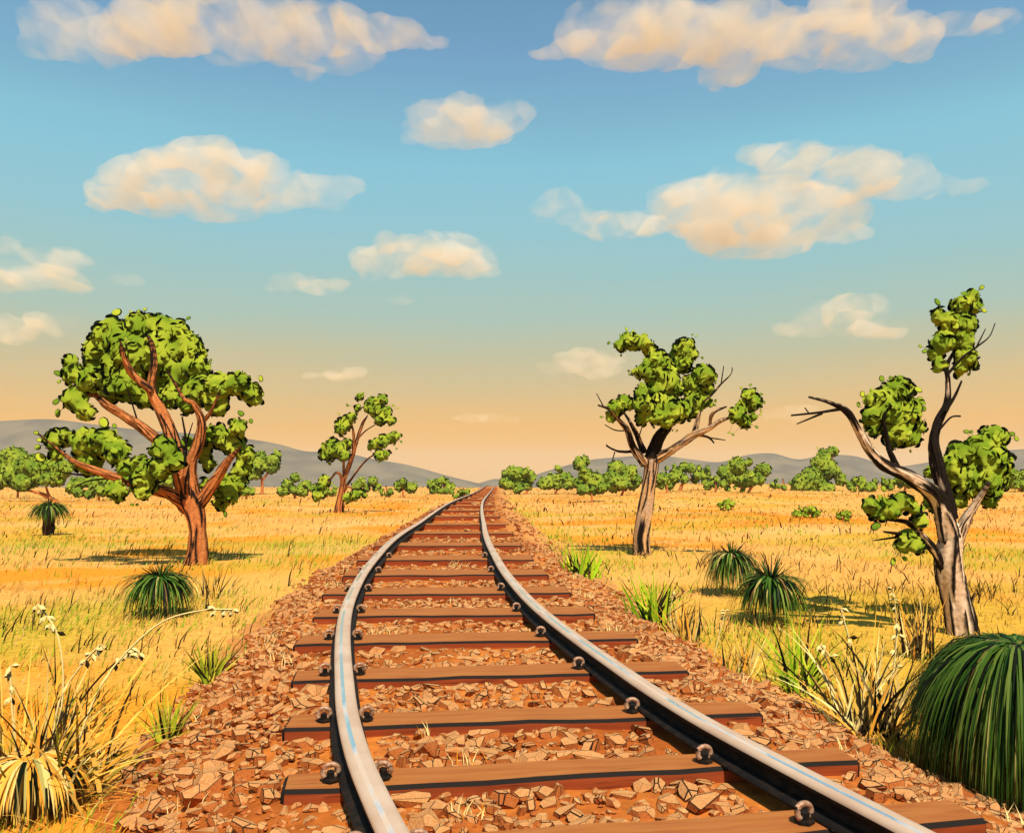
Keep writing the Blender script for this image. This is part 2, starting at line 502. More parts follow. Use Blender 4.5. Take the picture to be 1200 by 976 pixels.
# ------------------------------------------------------------------ ballast stones
def stone_mesh(seed):
    r = random.Random(seed)
    bm = bmesh.new()
    sx, sy, sz = r.uniform(.95, 1.3), r.uniform(.7, 1.0), r.uniform(.55, .78)
    bmesh.ops.create_cube(bm, size=1.15)
    for i in range(r.choice((14, 17, 20))):
        v = Vector((r.gauss(0, 1), r.gauss(0, 1), r.gauss(0, .8))).normalized()
        bmesh.ops.bisect_plane(bm, geom=bm.verts[:] + bm.edges[:] + bm.faces[:], plane_co=v * r.uniform(.42, .51), plane_no=v, clear_outer=True)
        es = [e for e in bm.edges if e.is_boundary]
        if es: bmesh.ops.contextual_create(bm, geom=es)
    bmesh.ops.remove_doubles(bm, verts=bm.verts, dist=.05)
    bmesh.ops.dissolve_limit(bm, angle_limit=.3, verts=bm.verts, edges=bm.edges)
    for v in bm.verts: v.co = Vector((v.co.x * sx + r.uniform(-.03, .03), v.co.y * sy + r.uniform(-.03, .03), v.co.z * sz + r.uniform(-.02, .02)))
    bmesh.ops.recalc_face_normals(bm, faces=bm.faces)
    for f in bm.faces: f.material_index = 0 if f.normal.z > .5 else 1  # top faces paler, side faces darker and redder
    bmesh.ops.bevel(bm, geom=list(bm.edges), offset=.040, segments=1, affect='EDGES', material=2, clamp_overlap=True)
    bmesh.ops.triangulate(bm, faces=bm.faces)
    me = bpy.data.meshes.new('ballast_stone'); bm.to_mesh(me); bm.free()
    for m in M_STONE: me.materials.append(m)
    return me


STONES = [stone_mesh(300 + i) for i in range(16)]


def stones():
    cand = []
    def blocked(x, y, s):
        for (sx, sy, a, L, w) in SLEEPERS:
            if abs(y - sy) > 1.2: continue
            dx, dy = x - sx - .13, y - sy
            u = dx * math.cos(a) + dy * math.sin(a); v = -dx * math.sin(a) + dy * math.cos(a)
            if abs(u) < L / 2 + s * .3 and abs(v) < w / 2 + s * .30: return True
        o = float(offs(x, y))
        return any(abs(o - q * HALF) < .07 + s * .3 for q in (-1, 1))
    grid = {}
    def clear(x, y, s):
        g = .3
        ci, cj = int(x // g), int(y // g)
        for a in (-1, 0, 1):
            for b in (-1, 0, 1):
                for (X, Y, S) in grid.get((ci + a, cj + b), ()):
                    if (X - x) ** 2 + (Y - y) ** 2 < (.42 * (S + s)) ** 2: return False
        grid.setdefault((ci, cj), []).append((x, y, s)); return True
    for (y0, y1, n, s0, s1) in ((2.2, 5.2, 11000, .038, .105), (5.2, 9, 7000, .042, .10), (9, 16, 2200, .055, .11), (16, 34, 450, .10, .17), (34, 70, 150, .18, .3)):
        for _ in range(n):
            y = R.uniform(y0, y1)
            o = R.uniform(-2.0, 2.55)
            wl = 1.55 + .5 * float(vnoise(y * 1.6, 3, 5)); wr = 1.9 + .7 * float(vnoise(y * 1.6, 9, 5))
            if o < -wl or o > wr: continue
            edge = min(1, max(0, (abs(o) - 1.2)))
            x = float(track_x(y)) + o
            if abs(x / y * F) > 680: continue
            s = R.uniform(s0, s1) * (1 if R.random() < .7 else .62) * (1.25 if o < -1.25 and y < 5 else 1)
            if blocked(x, y, s) or not clear(x, y, s): continue
            cand.append((s / y, x, y, s, o))
    # order by how big they show inside the frame
    def vis(c):
        _, x, y, s, o = c
        z = float(surface_z(x, y)); py = HY + (CAM_H - z) / y * F; px = 600 + x / y * F
        return -4 < px < 1204 and py < 974
    V = [c for c in cand if vis(c)]; rest = [c for c in cand if not vis(c)]
    V.sort(reverse=True)
    big, small = V[:300], V[300:] + rest
    for (_, x, y, s, o) in big:
        where = 'left' if o < -HALF - .02 else ('right' if o > HALF + .02 else 'mid')
        lab = {'left': 'angular tan ballast stone on the bank outside the left rail',
               'right': 'angular tan ballast stone on the bank outside the right rail',
               'mid': 'angular tan ballast stone lying between the two rails'}[where]
        grp = {'left': 'ballast stones outside the left rail', 'right': 'ballast stones outside the right rail', 'mid': 'ballast stones between the rails'}[where]
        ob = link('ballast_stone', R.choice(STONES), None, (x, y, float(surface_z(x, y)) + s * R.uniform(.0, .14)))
        ob.rotation_euler = (R.uniform(-.25, .25), R.uniform(-.25, .25), R.uniform(0, 6.28)); ob.scale = (s, s, s * R.uniform(.8, 1.15))
        tag(ob, lab, 'stone', grp)
    src = []
    for me in STONES:
        V = np.array([v.co[:] for v in me.vertices]); Fs = np.array([p.vertices[:] for p in me.polygons]); mi = np.array([p.material_index for p in me.polygons]); src.append((V, Fs, mi))
    VV, FF, MI, n = [], [], [], 0
    for (_, x, y, s, o) in small:
        V, Fs, mi = R.choice(src)
        m = Matrix.Rotation(R.uniform(0, 6.28), 3, 'Z') @ Matrix.Rotation(R.uniform(-.25, .25), 3, 'X')
        W = V @ np.array(m).T * s + np.array((x, y, float(surface_z(x, y)) + s * R.uniform(.0, .14)))
        VV.append(W); FF.append(Fs + n); MI.append(mi); n += len(W)
    octa = np.array(((1, 0, 0), (0, 1, 0), (-1, 0, 0), (0, -1, 0), (0, 0, 1), (0, 0, -1)), float); of = np.array(((0, 1, 4), (1, 2, 4), (2, 3, 4), (3, 0, 4), (1, 0, 5), (2, 1, 5), (3, 2, 5), (0, 3, 5)))
    for _ in range(9000):                              # fine grit between the stones
        y = 2.2 + 9 * R.random() ** 1.6; o = R.uniform(-1.75, 2.1); x = float(track_x(y)) + o; s = R.uniform(.007, .02) * (1 + y * .06)
        if blocked(x, y, s): continue
        W = octa * rng.uniform(.6, 1.2, (6, 1)) * np.array((s, s * .8, s * .55)) + np.array((x, y, float(surface_z(x, y)) + s * .1))
        a = R.uniform(0, 6.28); c_, s_ = math.cos(a), math.sin(a); d_ = W - np.array((x, y, 0)); W[:, 0] = x + d_[:, 0] * c_ - d_[:, 1] * s_; W[:, 1] = y + d_[:, 0] * s_ + d_[:, 1] * c_
        VV.append(W); FF.append(of + n); MI.append(np.full(8, R.choice((0, 1, 1, 1)))); n += 6
    FF = np.concatenate(FF)
    me = mesh_np('gravel', np.concatenate(VV), FF.ravel(), np.full(len(FF), 3), M_STONE, midx=np.concatenate(MI))
    tag(link('gravel', me), 'small brown ballast gravel strewn along the track into the distance', 'gravel', kind='stuff')
    print('stones', len(big), len(small))


stones()


# ------------------------------------------------------------------ blades
def blades(x, y, z, h, w, lean, ldir, fdir, col, seg=3, bend=1.6):
    """arrays -> vertices, faces and colours for ribbon blades; lean in metres of tip shift towards angle ldir"""
    n = len(x); ts = np.linspace(0, 1, seg + 1)
    V = np.zeros((n, seg * 2 + 1, 3))
    wx, wy = np.cos(fdir), np.sin(fdir)
    for k, t in enumerate(ts):
        cx = x + np.cos(ldir) * lean * t ** bend; cy = y + np.sin(ldir) * lean * t ** bend; cz = z + h * t * (1 - .25 * np.clip(lean / np.maximum(h, .01), 0, 2) * t)
        hw = w * .5 * (1 - t ** 1.8) * (0.75 + .5 * min(t * 3, 1) * .5)
        if k < seg:
            V[:, 2 * k] = np.stack([cx - wx * hw, cy - wy * hw, cz], 1); V[:, 2 * k + 1] = np.stack([cx + wx * hw, cy + wy * hw, cz], 1)
        else: V[:, 2 * k] = np.stack([cx, cy, cz], 1)
    m = seg * 2 + 1
    base = (np.arange(n) * m)[:, None]
    quads = np.concatenate([base + np.array([2 * k, 2 * k + 1, 2 * k + 3, 2 * k + 2]) for k in range(seg - 1)]) if seg > 1 else np.zeros((0, 4), int)
    tris = base + np.array([2 * seg - 2, 2 * seg - 1, 2 * seg])
    ff = np.concatenate([quads.ravel(), tris.ravel()]); sizes = np.concatenate([np.full(len(quads), 4), np.full(len(tris), 3)])
    return V.reshape(-1, 3), ff, sizes, np.repeat(col, m, axis=0)


INK = np.array((.030, .017, .006, 1.0))
CREAM = np.array(rgb(252, 222, 146, .95))


def grass_field():
    parts = []; n0 = 0
    for (y0, y1, dens, h0, h1, w0, ink, seg) in ((2.2, 6, 560, .05, .14, .0085, .05, 3), (6, 11, 230, .06, .15, .012, .045, 3), (11, 20, 60, .07, .16, .019, .030, 2), (20, 40, 16, .08, .17, .036, .018, 2), (40, 90, 3.0, .10, .22, .08, .012, 2), (90, 170, .7, .14, .26, .16, .01, 2)):
        half = .66 + 2.2 / y1 + (.1 if y1 > 12 else 0)           # a little wider than the view
        area = half * (y1 ** 2 - y0 ** 2)
        n = int(area * dens)
        y = np.sqrt(rng.uniform(y0 ** 2, y1 ** 2, n)); x = rng.uniform(-half, half, n) * y
        o = offs(x, y)
        wl = 1.42 + .5 * vnoise(y * 1.6, 3 + 0 * y, 5) + .25 * rng.random(n); wr = 1.72 + .7 * vnoise(y * 1.6, 9 + 0 * y, 5) + .3 * rng.random(n)
        keep = (o < -wl) | (o > wr)
        # straggling blades inside the edge
        x, y, o = x[keep], y[keep], o[keep]; n = len(x)
        clump = fbm(x * 1.6, y * 1.6, 77, 2)
        keep = rng.random(n) < np.clip(.25 + (clump - .3) * 2.2, .12, 1)
        x, y, o, clump = x[keep], y[keep], o[keep], clump[keep]; n = len(x)
        col = field_colour(x, y) * rng.uniform(.95, 1.16, (n, 1)); col[:, 3] = 1
        r = rng.random(n)
        strokes = fbm(x * .9 + 40, y * 1.5, 55, 2)                 # dark dead blades stand in strands
        dark = r < ink * np.clip((strokes - .50) * 22, 0.03, 4.0)
        pale = (r > .93)
        gp = np.clip((fbm(x * .35 + 80, y * .3, 99, 2) - .56) * 8, 0, 1) * .8
        g2 = np.clip(1 - np.abs(o - 2.9) / 1.0, 0, 1) * np.clip((y - 5) / 6, 0, 1) * np.clip((vnoise(x * .7, y * .25, 13) - .35) * 3, 0, 1)
        g3 = np.zeros(n)                             # fresh green patches
        for (qx, qy, q) in ((690, 655, 1.6), (1160, 650, 2.4), (640, 628, 1.6), (860, 560 + 60, 2.5), (15, 745, 1.2), (60, 640, 3.0), (330, 650, 2.0), (930, 770, .7), (360, 640, 1.4)):
            qd = ground_depth(qy, qx); g3 = np.maximum(g3, np.exp(-(((x - (qx - 600) / F * qd) / q) ** 2 + ((y - qd) / (q * 1.6)) ** 2)) * .75)
        gm = (np.maximum(np.maximum(gp * .4, g2 * .85), g3) > rng.random(n))
        col[gm] = GREEN * rng.uniform(.75, 1.35, (gm.sum(), 1)); col[pale] = PALE * rng.uniform(.9, 1.15, (pale.sum(), 1)); col[dark] = INK; col[:, 3] = 1
        h = rng.uniform(h0, h1, n) * (.55 + .8 * clump); h[dark] *= 2.1
        w = w0 * rng.uniform(.7, 1.3, n); w[dark] *= 1.15
        lean = h * rng.uniform(.1, .85, n)
        ldir = np.where(o < 0, rng.normal(.15, .5, n), rng.normal(0, 1.6, n) + (rng.random(n) < .5) * math.pi)
        fdir = rng.normal(0, .5, n)
        V, ff, sz, C = blades(x, y, surface_z(x, y) - .01, h, w, lean, ldir, fdir, col, seg)
        parts.append((V, ff + n0, sz, C)); n0 += len(V)
    # dry sprigs that have seeded themselves among the ballast
    sx, sy = [], []
    for _ in range(46):
        yy = R.uniform(2.8, 11); oo = R.choice((R.uniform(-1.7, -1.0), R.uniform(-1.7, -1.0), R.uniform(1.1, 2.0), R.uniform(-.6, .6)))
        for q in range(R.randint(7, 16)): sx.append(float(track_x(yy)) + oo + R.gauss(0, .05)); sy.append(yy + R.gauss(0, .02))
    x, y = np.array(sx), np.array(sy); n = len(x)
    keep = np.array([all(abs((y[i] - t[1]) - math.tan(t[2]) * (x[i] - t[0])) > t[4] / 2 + .03 for t in SLEEPERS) for i in range(n)]); x, y = x[keep], y[keep]; n = len(x)
    col = np.where(rng.random((n, 1)) < .8, CREAM, ORANGE) * rng.uniform(.9, 1.1, (n, 1)); col[:, 3] = 1
    hh = rng.uniform(.05, .12, n)
    V, ff, sz, C = blades(x, y, surface_z(x, y) - .01, hh, np.full(n, .007), hh * rng.uniform(.1, .7, n), rng.uniform(-.6, 3.7, n), rng.normal(0, .5, n), col, 2)
    parts.append((V, ff + n0, sz, C)); n0 += len(V)
    me = mesh_np('grass', np.concatenate([p[0] for p in parts]), np.concatenate([p[1] for p in parts]), np.concatenate([p[2] for p in parts]), [M_GRASS], np.concatenate([p[3] for p in parts]))
    tag(link('grass', me), 'dry golden grass covering the fields beside the track', 'grass', kind='stuff')
    print('grass verts', n0)


grass_field()


def ribbon(mb, pts, w, col, face=(1, 0, 0), taper=1.6):
    """one blade along pts"""
    P = [Vector(p) for p in pts]; n = len(P); f = Vector(face); V = []
    for i, p in enumerate(P):
        t = i / (n - 1); hw = w * .5 * max(.04, (1 - t ** taper)) * min(1, .5 + t * 4)
        V += [p - f * hw, p + f * hw]
    Fq = [(2 * i, 2 * i + 1, 2 * i + 3, 2 * i + 2) for i in range(n - 1)]
    mb.add(V, Fq, [col] * len(Fq))


def seed_head(mb, pts, size, col, r):
    """plump seeds strung along the end of a stem"""
    P = [Vector(p) for p in pts]
    if len(P) > 1: tube(mb, P, size * .10, col, 5)
    for i, p in enumerate(P):
        for q in range(2):
            d = Vector((r.uniform(-1, 1), r.uniform(-.6, .6), r.uniform(-1.2, .3))).normalized()
            a = p; b = p + d * size
            s = d.cross(Vector((0, 1, 0))).normalized() * size * .26; t = d.cross(s).normalized() * size * .2
            m = a.lerp(b, .55)
            V = [a, m + s, m + t, m - s, m - t, b]
            Fq = [(0, 1, 2), (0, 2, 3), (0, 3, 4), (0, 4, 1), (5, 2, 1), (5, 3, 2), (5, 4, 3), (5, 1, 4)]
            mb.add(V, Fq, [col if (i + q) % 7 else tuple(INK)] * 8)


def tussock(px, py, label, cat, n, hpx, spread_px, cols, inkf=.35, wpx=3.0, stems=(), seed=1, droop=0.5, group=None, name='grass_tussock', fan=.55, d=None):
    """a clump of long blades rooted at photo point px,py; stems: lists of photo points for seed stalks"""
    r = random.Random(seed)
    d = d or ground_depth(py, px); k = d / F
    x0 = (px - 600) * k; y0 = d; z0 = float(surface_z(x0, y0))
    root = empty(name, (x0, y0, z0), label, cat, group)
    mb = MB()
    for i in range(n):
        a = r.gauss(0, fan); dpt = r.gauss(0, fan * .7)
        h = hpx * k * r.uniform(.45, 1.0); bx = r.gauss(0, .28) * spread_px * k; by = r.gauss(0, .28) * spread_px * k
        dr = droop * r.uniform(.2, 1.3)
        pts = []
        for j in range(7):
            t = j / 6
            pts.append((bx + math.sin(a) * h * t * (1 + dr * t), by + math.sin(dpt) * h * t * .8 * (1 + dr * t), -.02 + h * (math.cos(a) * t - dr * .55 * abs(math.sin(a)) * t ** 2.4 - dr * .12 * t ** 3)))
        c = tuple(INK) if r.random() < inkf else tuple(np.clip(np.array(r.choice(cols)) * r.uniform(.8, 1.2), 0, .95)[:3]) + (1,)
        ribbon(mb, pts, wpx * k * r.uniform(.6, 1.25), c, (math.cos(r.uniform(-.5, .5)), math.sin(r.uniform(-.5, .5)), 0))
    mb.build('blades', M_GRASS, root)
    for st in stems:
        sm = MB(); hd = MB()
        dz = r.uniform(-.12, .12)
        P = [at(a, b, d + dz) - Vector((x0, y0, z0)) for a, b in st[0]]
        P = smooth_path(P, 4)
        nn = len(P)
        tube(sm, P, [wpx * k * .30 * (1 - .6 * i / nn) for i in range(nn)], tuple(CREAM) if not st[2] else tuple(INK), 5)
        seed_head(hd, P[int(nn * st[1]):], wpx * k * 2.3, tuple(CREAM), r)
        so = sm.build('stalk', M_GRASS, root, smooth=True); hd.build('seed_head', M_GRASS, so)
    return root


def smooth_path(P, sub=5):
    P = [Vector(p) for p in P]
    if len(P) < 3: return [P[0].lerp(P[-1], i / sub) for i in range(sub + 1)]
    out = []
    for i in range(len(P) - 1):
        p0, p1, p2, p3 = P[max(i - 1, 0)], P[i], P[i + 1], P[min(i + 2, len(P) - 1)]
        for j in range(sub):
            t = j / sub
            out.append(.5 * ((2 * p1) + (p2 - p0) * t + (2 * p0 - 5 * p1 + 4 * p2 - p3) * t * t + (3 * p1 - p0 - 3 * p2 + p3) * t ** 3))
    out.append(P[-1]); return out


# ------------------------------------------------------------------ foliage
def leaf_template(n=8):
    ang = np.linspace(0, 2 * np.pi, n, endpoint=False)
    oval = np.stack([np.cos(ang) * .5, np.sin(ang) * .36 * (1 + .12 * np.cos(ang)), 0 * ang], 1)
    inner = oval * .80; inner[:, 2] = .05; outer = oval.copy(); outer[:, 2] = -.02
    return inner, outer


IN8, OUT8 = leaf_template()
LG = [np.array(rgb(*c, 1.0)) for c in ((180, 190, 54), (156, 174, 44), (126, 152, 36), (106, 136, 30), (188, 188, 72), (88, 120, 22))]


def leaves(mb, P, N, size, cols, rimmed, rg):
    """oval leaves at P facing N; rimmed: which have a dark leaf edge"""
    n = len(P)
    if n == 0: return
    a = np.cross(N, rg.normal(size=(n, 3))); a /= np.linalg.norm(a, axis=1)[:, None] + 1e-9
    b = np.cross(N, a)
    sz = np.asarray(size)[:, None, None]
    def tr(T): return P[:, None] + sz * (T[None, :, 0:1] * a[:, None] + T[None, :, 1:2] * b[:, None] + T[None, :, 2:3] * N[:, None])
    k = len(IN8)
    V = np.concatenate([tr(IN8), tr(OUT8)], 1).reshape(-1, 3)
    base = (np.arange(n) * 2 * k)[:, None]
    mb.add_block(V, base + np.arange(k), cols)
    ring = np.stack([np.stack([np.arange(k), k + np.arange(k), k + (np.arange(k) + 1) % k, (np.arange(k) + 1) % k], 1)], 0)[0]
    Fq = (base[:, :, None] + ring[None]).reshape(-1, 4)
    rc = np.where(rimmed[:, None], np.array((.010, .016, .003, 1.0)), cols * np.array((.85, .85, .85, 1)))
    # ring faces index the block just added
    F2 = Fq + (mb.n - len(V))
    mb.F.extend(F2.ravel().tolist()); mb.S.extend([4] * len(F2)); mb.T.append(np.repeat(rc, k, axis=0))


def fused(S, voxel):
    """one closed lumpy skin round the balls S (centre, radius): vertices, quads as numpy"""
    bm = bmesh.new()
    for c, rad in S:
        bmesh.ops.create_icosphere(bm, subdivisions=3, radius=1, matrix=Matrix.Translation(Vector(c)) @ Matrix.Diagonal((rad, rad * .9, rad, 1)))
    me = bpy.data.meshes.new('skin'); bm.to_mesh(me); bm.free()
    tmp = bpy.data.objects.new('skin', me); COL.objects.link(tmp)
    md = tmp.modifiers.new('union', 'REMESH'); md.mode = 'VOXEL'; md.voxel_size = voxel
    sm = tmp.modifiers.new('soften', 'SMOOTH'); sm.factor = .5; sm.iterations = 14
    out = bpy.data.meshes.new_from_object(tmp.evaluated_get(bpy.context.evaluated_depsgraph_get()))
    n = len(out.vertices); V = np.zeros(n * 3, np.float32); N = np.zeros(n * 3, np.float32)
    out.vertices.foreach_get('co', V); out.vertices.foreach_get('normal', N)
    out.calc_loop_triangles(); Tn = np.zeros(len(out.loop_triangles) * 3, np.int32); out.loop_triangles.foreach_get('vertices', Tn)
    bpy.data.objects.remove(tmp); bpy.data.meshes.remove(me); bpy.data.meshes.remove(out)
    return V.reshape(-1, 3).astype(float), N.reshape(-1, 3).astype(float), Tn.reshape(-1, 3)


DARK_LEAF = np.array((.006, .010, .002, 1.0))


def clump(parent, circles, conv, depth, leaf, seed, cols=None, depth_off=0.0, rim=.05, cover=.5, thick=.5, fin=1.0, name='leaf_clump', loose=()):
    """a leaf clump: lumps given as circles (photo units) become one scalloped mass, covered in leaves; small dry dark leaves stand on edge all round it"""
    rg = np.random.default_rng(seed); r = random.Random(seed)
    cols = cols or LG
    o0 = parent.location
    S = []
    mean = sum(c[2] for c in circles) / len(circles)
    for (a, b, rad) in circles:
        px, py, k = conv(a, b)
        dd = depth + depth_off + r.uniform(-1, 1) * mean * k * depth / F * thick
        S.append((np.array(at(px, py, dd) - o0), rad * 1.08 * k * depth / F))
    mr_ = sum(q[1] for q in S) / len(S)
    V, N, Fc = fused(S, mr_ * .20)
    q = np.array([abs(mnoise.noise(Vector(v) / (mr_ * .78) + Vector((seed, 0, 0)))) * .44 + mnoise.noise(Vector(v) / (mr_ * .3)) * .08 for v in V]) * mr_
    V = V + N * (q - .06 * mr_)[:, None]
    A = V[Fc]; nr = np.cross(A[:, 1] - A[:, 0], A[:, 2] - A[:, 0]); ar = np.linalg.norm(nr, axis=1) + 1e-12; nr = nr / ar[:, None]; ar *= .5
    mb = MB()
    carr = np.array(cols)
    def tone(P):
        t = np.array([mnoise.noise(Vector(p) / (mr_ * 1.5) + Vector((7, seed, 3))) for p in P]) * 1.5 + .45
        t = np.clip(t, 0, 1)[:, None]
        return carr[0] * t + carr[2] * (1 - t)
    mb.add_block(V, Fc, tone(A.mean(1)) * np.append(np.full(3, .92), 1))
    total = ar.sum()
    def sample(n):
        i = rg.choice(len(Fc), n, p=ar / total); u, v = rg.random((2, n)); f = u + v > 1; u[f] = 1 - u[f]; v[f] = 1 - v[f]
        return A[i, 0] + u[:, None] * (A[i, 1] - A[i, 0]) + v[:, None] * (A[i, 2] - A[i, 0]), nr[i]
    n = int(total / (leaf * leaf * .57) * cover)
    P, Nn = sample(n)
    Nt = Nn + rg.normal(size=(n, 3)) * .32; Nt /= np.linalg.norm(Nt, axis=1)[:, None]
    tn = tone(P) * .7 + carr[rg.integers(0, len(cols), n)] * .3
    tn = tn * rg.uniform(.85, 1.15, (n, 1)); tn[:, 3] = 1
    leaves(mb, P + Nn * leaf * .06, Nt, leaf * rg.uniform(.55, 1.15, n), tn, rg.random(n) < rim, rg)
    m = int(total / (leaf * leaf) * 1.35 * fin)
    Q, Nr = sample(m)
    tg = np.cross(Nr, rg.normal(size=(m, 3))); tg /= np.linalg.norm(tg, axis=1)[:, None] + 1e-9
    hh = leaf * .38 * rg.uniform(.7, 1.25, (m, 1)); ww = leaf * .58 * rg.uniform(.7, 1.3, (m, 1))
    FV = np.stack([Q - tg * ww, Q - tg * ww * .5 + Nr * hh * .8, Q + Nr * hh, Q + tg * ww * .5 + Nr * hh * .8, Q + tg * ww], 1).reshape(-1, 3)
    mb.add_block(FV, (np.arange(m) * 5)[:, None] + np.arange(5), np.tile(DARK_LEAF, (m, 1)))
    for (a, b, rad) in loose:                     # single leaves on thin twigs reaching out of the clump
        px, py, k = conv(a, b)
        p = np.array(at(px, py, depth + depth_off + r.uniform(-.1, .1)) - o0); s = rad * k * depth / F * 2.1
        j = min(range(len(S)), key=lambda q: np.linalg.norm(S[q][0] - p) - S[q][1])
        tube(mb, [S[j][0], S[j][0] * .35 + p * .65 + np.array((0, 0, .03 * s)), p], [s * .05, s * .035, s * .02], tuple(INK), 4)
        N = np.array([(r.uniform(-.3, .3), -1, r.uniform(-.1, .5))]); N /= np.linalg.norm(N)
        leaves(mb, p[None], N, np.array([s]), np.array([LG[r.randrange(4)]]), np.array([True]), rg)
    return mb.build(name, M_LEAF, parent, smooth=True)


# ------------------------------------------------------------------ trunks
def limb(mb, pts, rad, c_main, c_second, darkness, seed, seg=18, step=.05, furrow=.10, trunk=False, k=13):
    """a tapered limb; long black bark ridges stand off it, and burnt black patches by darkness 0..1"""
    rs = random.Random(int(seed * 13) + 5)
    P = [Vector(p) for p in pts]
    total = sum((b - a).length for a, b in zip(P, P[1:]))
    sub = max(2, int(total / step / max(1, len(P) - 1)))
    sp = smooth_path(P, sub); n = len(sp)
    rr = np.interp(np.linspace(0, len(P) - 1, n), range(len(P)), rad)
    d = [0.0]
    for i in range(1, n): d.append(d[-1] + (sp[i] - sp[i - 1]).length)
    thin = seg < 12
    ridges = []
    R0 = max(rad)
    if not thin:
        for q in range(k):
            s0 = -rs.uniform(0, R0 * 4)
            while s0 < total:
                s1 = s0 + R0 * rs.uniform(3.5, 9)
                ridges.append((2 * math.pi * (q + rs.uniform(-.3, .3)) / k, s0, s1, rs.uniform(.08, .18), rs.uniform(-.5, .5), rs.uniform(0, 6.28), rs.uniform(.6, 1.15)))
                s0 = s1 + R0 * rs.uniform(.2, 2.2)
    V, C = [], []; a = None
    ang = np.arange(seg) * 2 * math.pi / seg
    for i, p in enumerate(sp):
        t = (sp[min(i + 1, n - 1)] - sp[max(i - 1, 0)]).normalized()
        if a is None: a = t.cross(Vector((0, 1, 0))).normalized()
        a = (a - t * a.dot(t)).normalized(); b = t.cross(a)
        L_ = d[i]; rg_ = np.zeros(seg)
        for (th, s0, s1, w, dr, ph, ht) in ridges:
            if not s0 <= L_ <= s1: continue
            u = (L_ - s0) / (s1 - s0); e = min(1, u * 5, (1 - u) * 5)
            c = th + dr * (u - .5) + .16 * math.sin(u * 7 + ph)
            da = (ang - c + math.pi) % (2 * math.pi) - math.pi
            rg_ = np.maximum(rg_, np.exp(-(da / (w * (.45 + .55 * e))) ** 2) * e * ht)
        tipd = 0 if trunk else min(1, max(0, (L_ / total - .74 + .1 * math.sin(i * 1.7)) * 5)) * .95
        for k in range(seg):
            q = Vector((math.cos(ang[k]) * 1.1, math.sin(ang[k]) * 1.1, L_ / max(R0, .05) * .35 + seed * 5))
            f = mnoise.noise(q * 2.2); g = mnoise.noise(Vector((q.x, q.y, q.z * .6)))
            r_ = rr[i] * (1 + furrow * f + .21 * rg_[k])
            V.append(p + (a * math.cos(ang[k]) + b * math.sin(ang[k])) * r_)
            burnt = min(1, max(0, (darkness * 1.5 - .52 + g * .9 + .25 * f) * 6))
            blk = max(min(1, max(0, (rg_[k] - .25) * 4.5)), burnt, tipd)
            u = min(1, max(0, .5 + f * 1.1))
            C.append(tuple((c_main[j] * (1 - u) + c_second[j] * u) * (1 - blk) + (.011, .007, .005)[j] * blk for j in range(3)) + (1,))
    Fq = [(i * seg + k, i * seg + (k + 1) % seg, (i + 1) * seg + (k + 1) % seg, (i + 1) * seg + k) for i in range(n - 1) for k in range(seg)]
    Fq.append(tuple((n - 1) * seg + k for k in range(seg)))
    mb.add(V, Fq, C)


def make_tree(name, label, base_px, conv, depth, branches, clumps, bark, leaf, seed, group=None, cat='tree', loose=(), furrow=.10, step=.03, flare=1.35, seg=60, ridges=13):
    bx, by = base_px
    x0 = (bx - 600) / F * depth; z0 = float(surface_z(x0, depth))
    root = empty(name, (x0, depth, z0), label, cat, group)
    mb = MB(); r = random.Random(seed)
    for i, (pts, dark, doff) in enumerate(branches):
        P, rad = [], []
        for j, (a, b, rr) in enumerate(pts):
            px, py, k = conv(a, b)
            p = at(px, py, depth + doff * (j / max(1, len(pts) - 1)))
            P.append(p - root.location); rad.append(max(rr * .80 * k * depth / F, .004))
        if i == 0:
            P.insert(0, Vector((P[0].x, P[0].y, -.12))); rad.insert(0, rad[0] * flare)
        elif rad[-1] > .02:                       # limbs thin out inside the leaves
            e = (P[-1] - P[-2]); P.append(P[-1] + e.normalized() * min(e.length * .5, rad[-1] * 7)); rad.append(rad[-1] * .2)
        small = max(rad) < .03
        limb(mb, P, rad, bark[0], bark[1], dark, seed + i * 3.7, 8 if small else seg, step, furrow, i == 0, ridges)
    mb.build('trunk', M_BARK, root, smooth=True)
    lo = {i: [] for i in range(len(clumps))}
    for (a, b, rr) in loose:
        j = min(range(len(clumps)), key=lambda q: min(math.hypot(c[0] - a, c[1] - b) - c[2] for c in clumps[q][0]))
        lo[j].append((a, b, rr))
    for i, (circ, doff) in enumerate(clumps):
        clump(root, circ, conv, depth, leaf, seed * 31 + i, depth_off=doff, loose=lo[i])
    return root


def conv_of(ox, oy, s): return lambda a, b: (ox + a / s, oy + b / s, 1 / s)


BARK_ORANGE = (rgb(206, 132, 76, KG), rgb(178, 102, 54, KG))
BARK_TAN = (rgb(214, 164, 108, KG), rgb(180, 152, 130, KG))
BARK_PINK = (rgb(232, 206, 178, KG), rgb(212, 174, 140, KG))

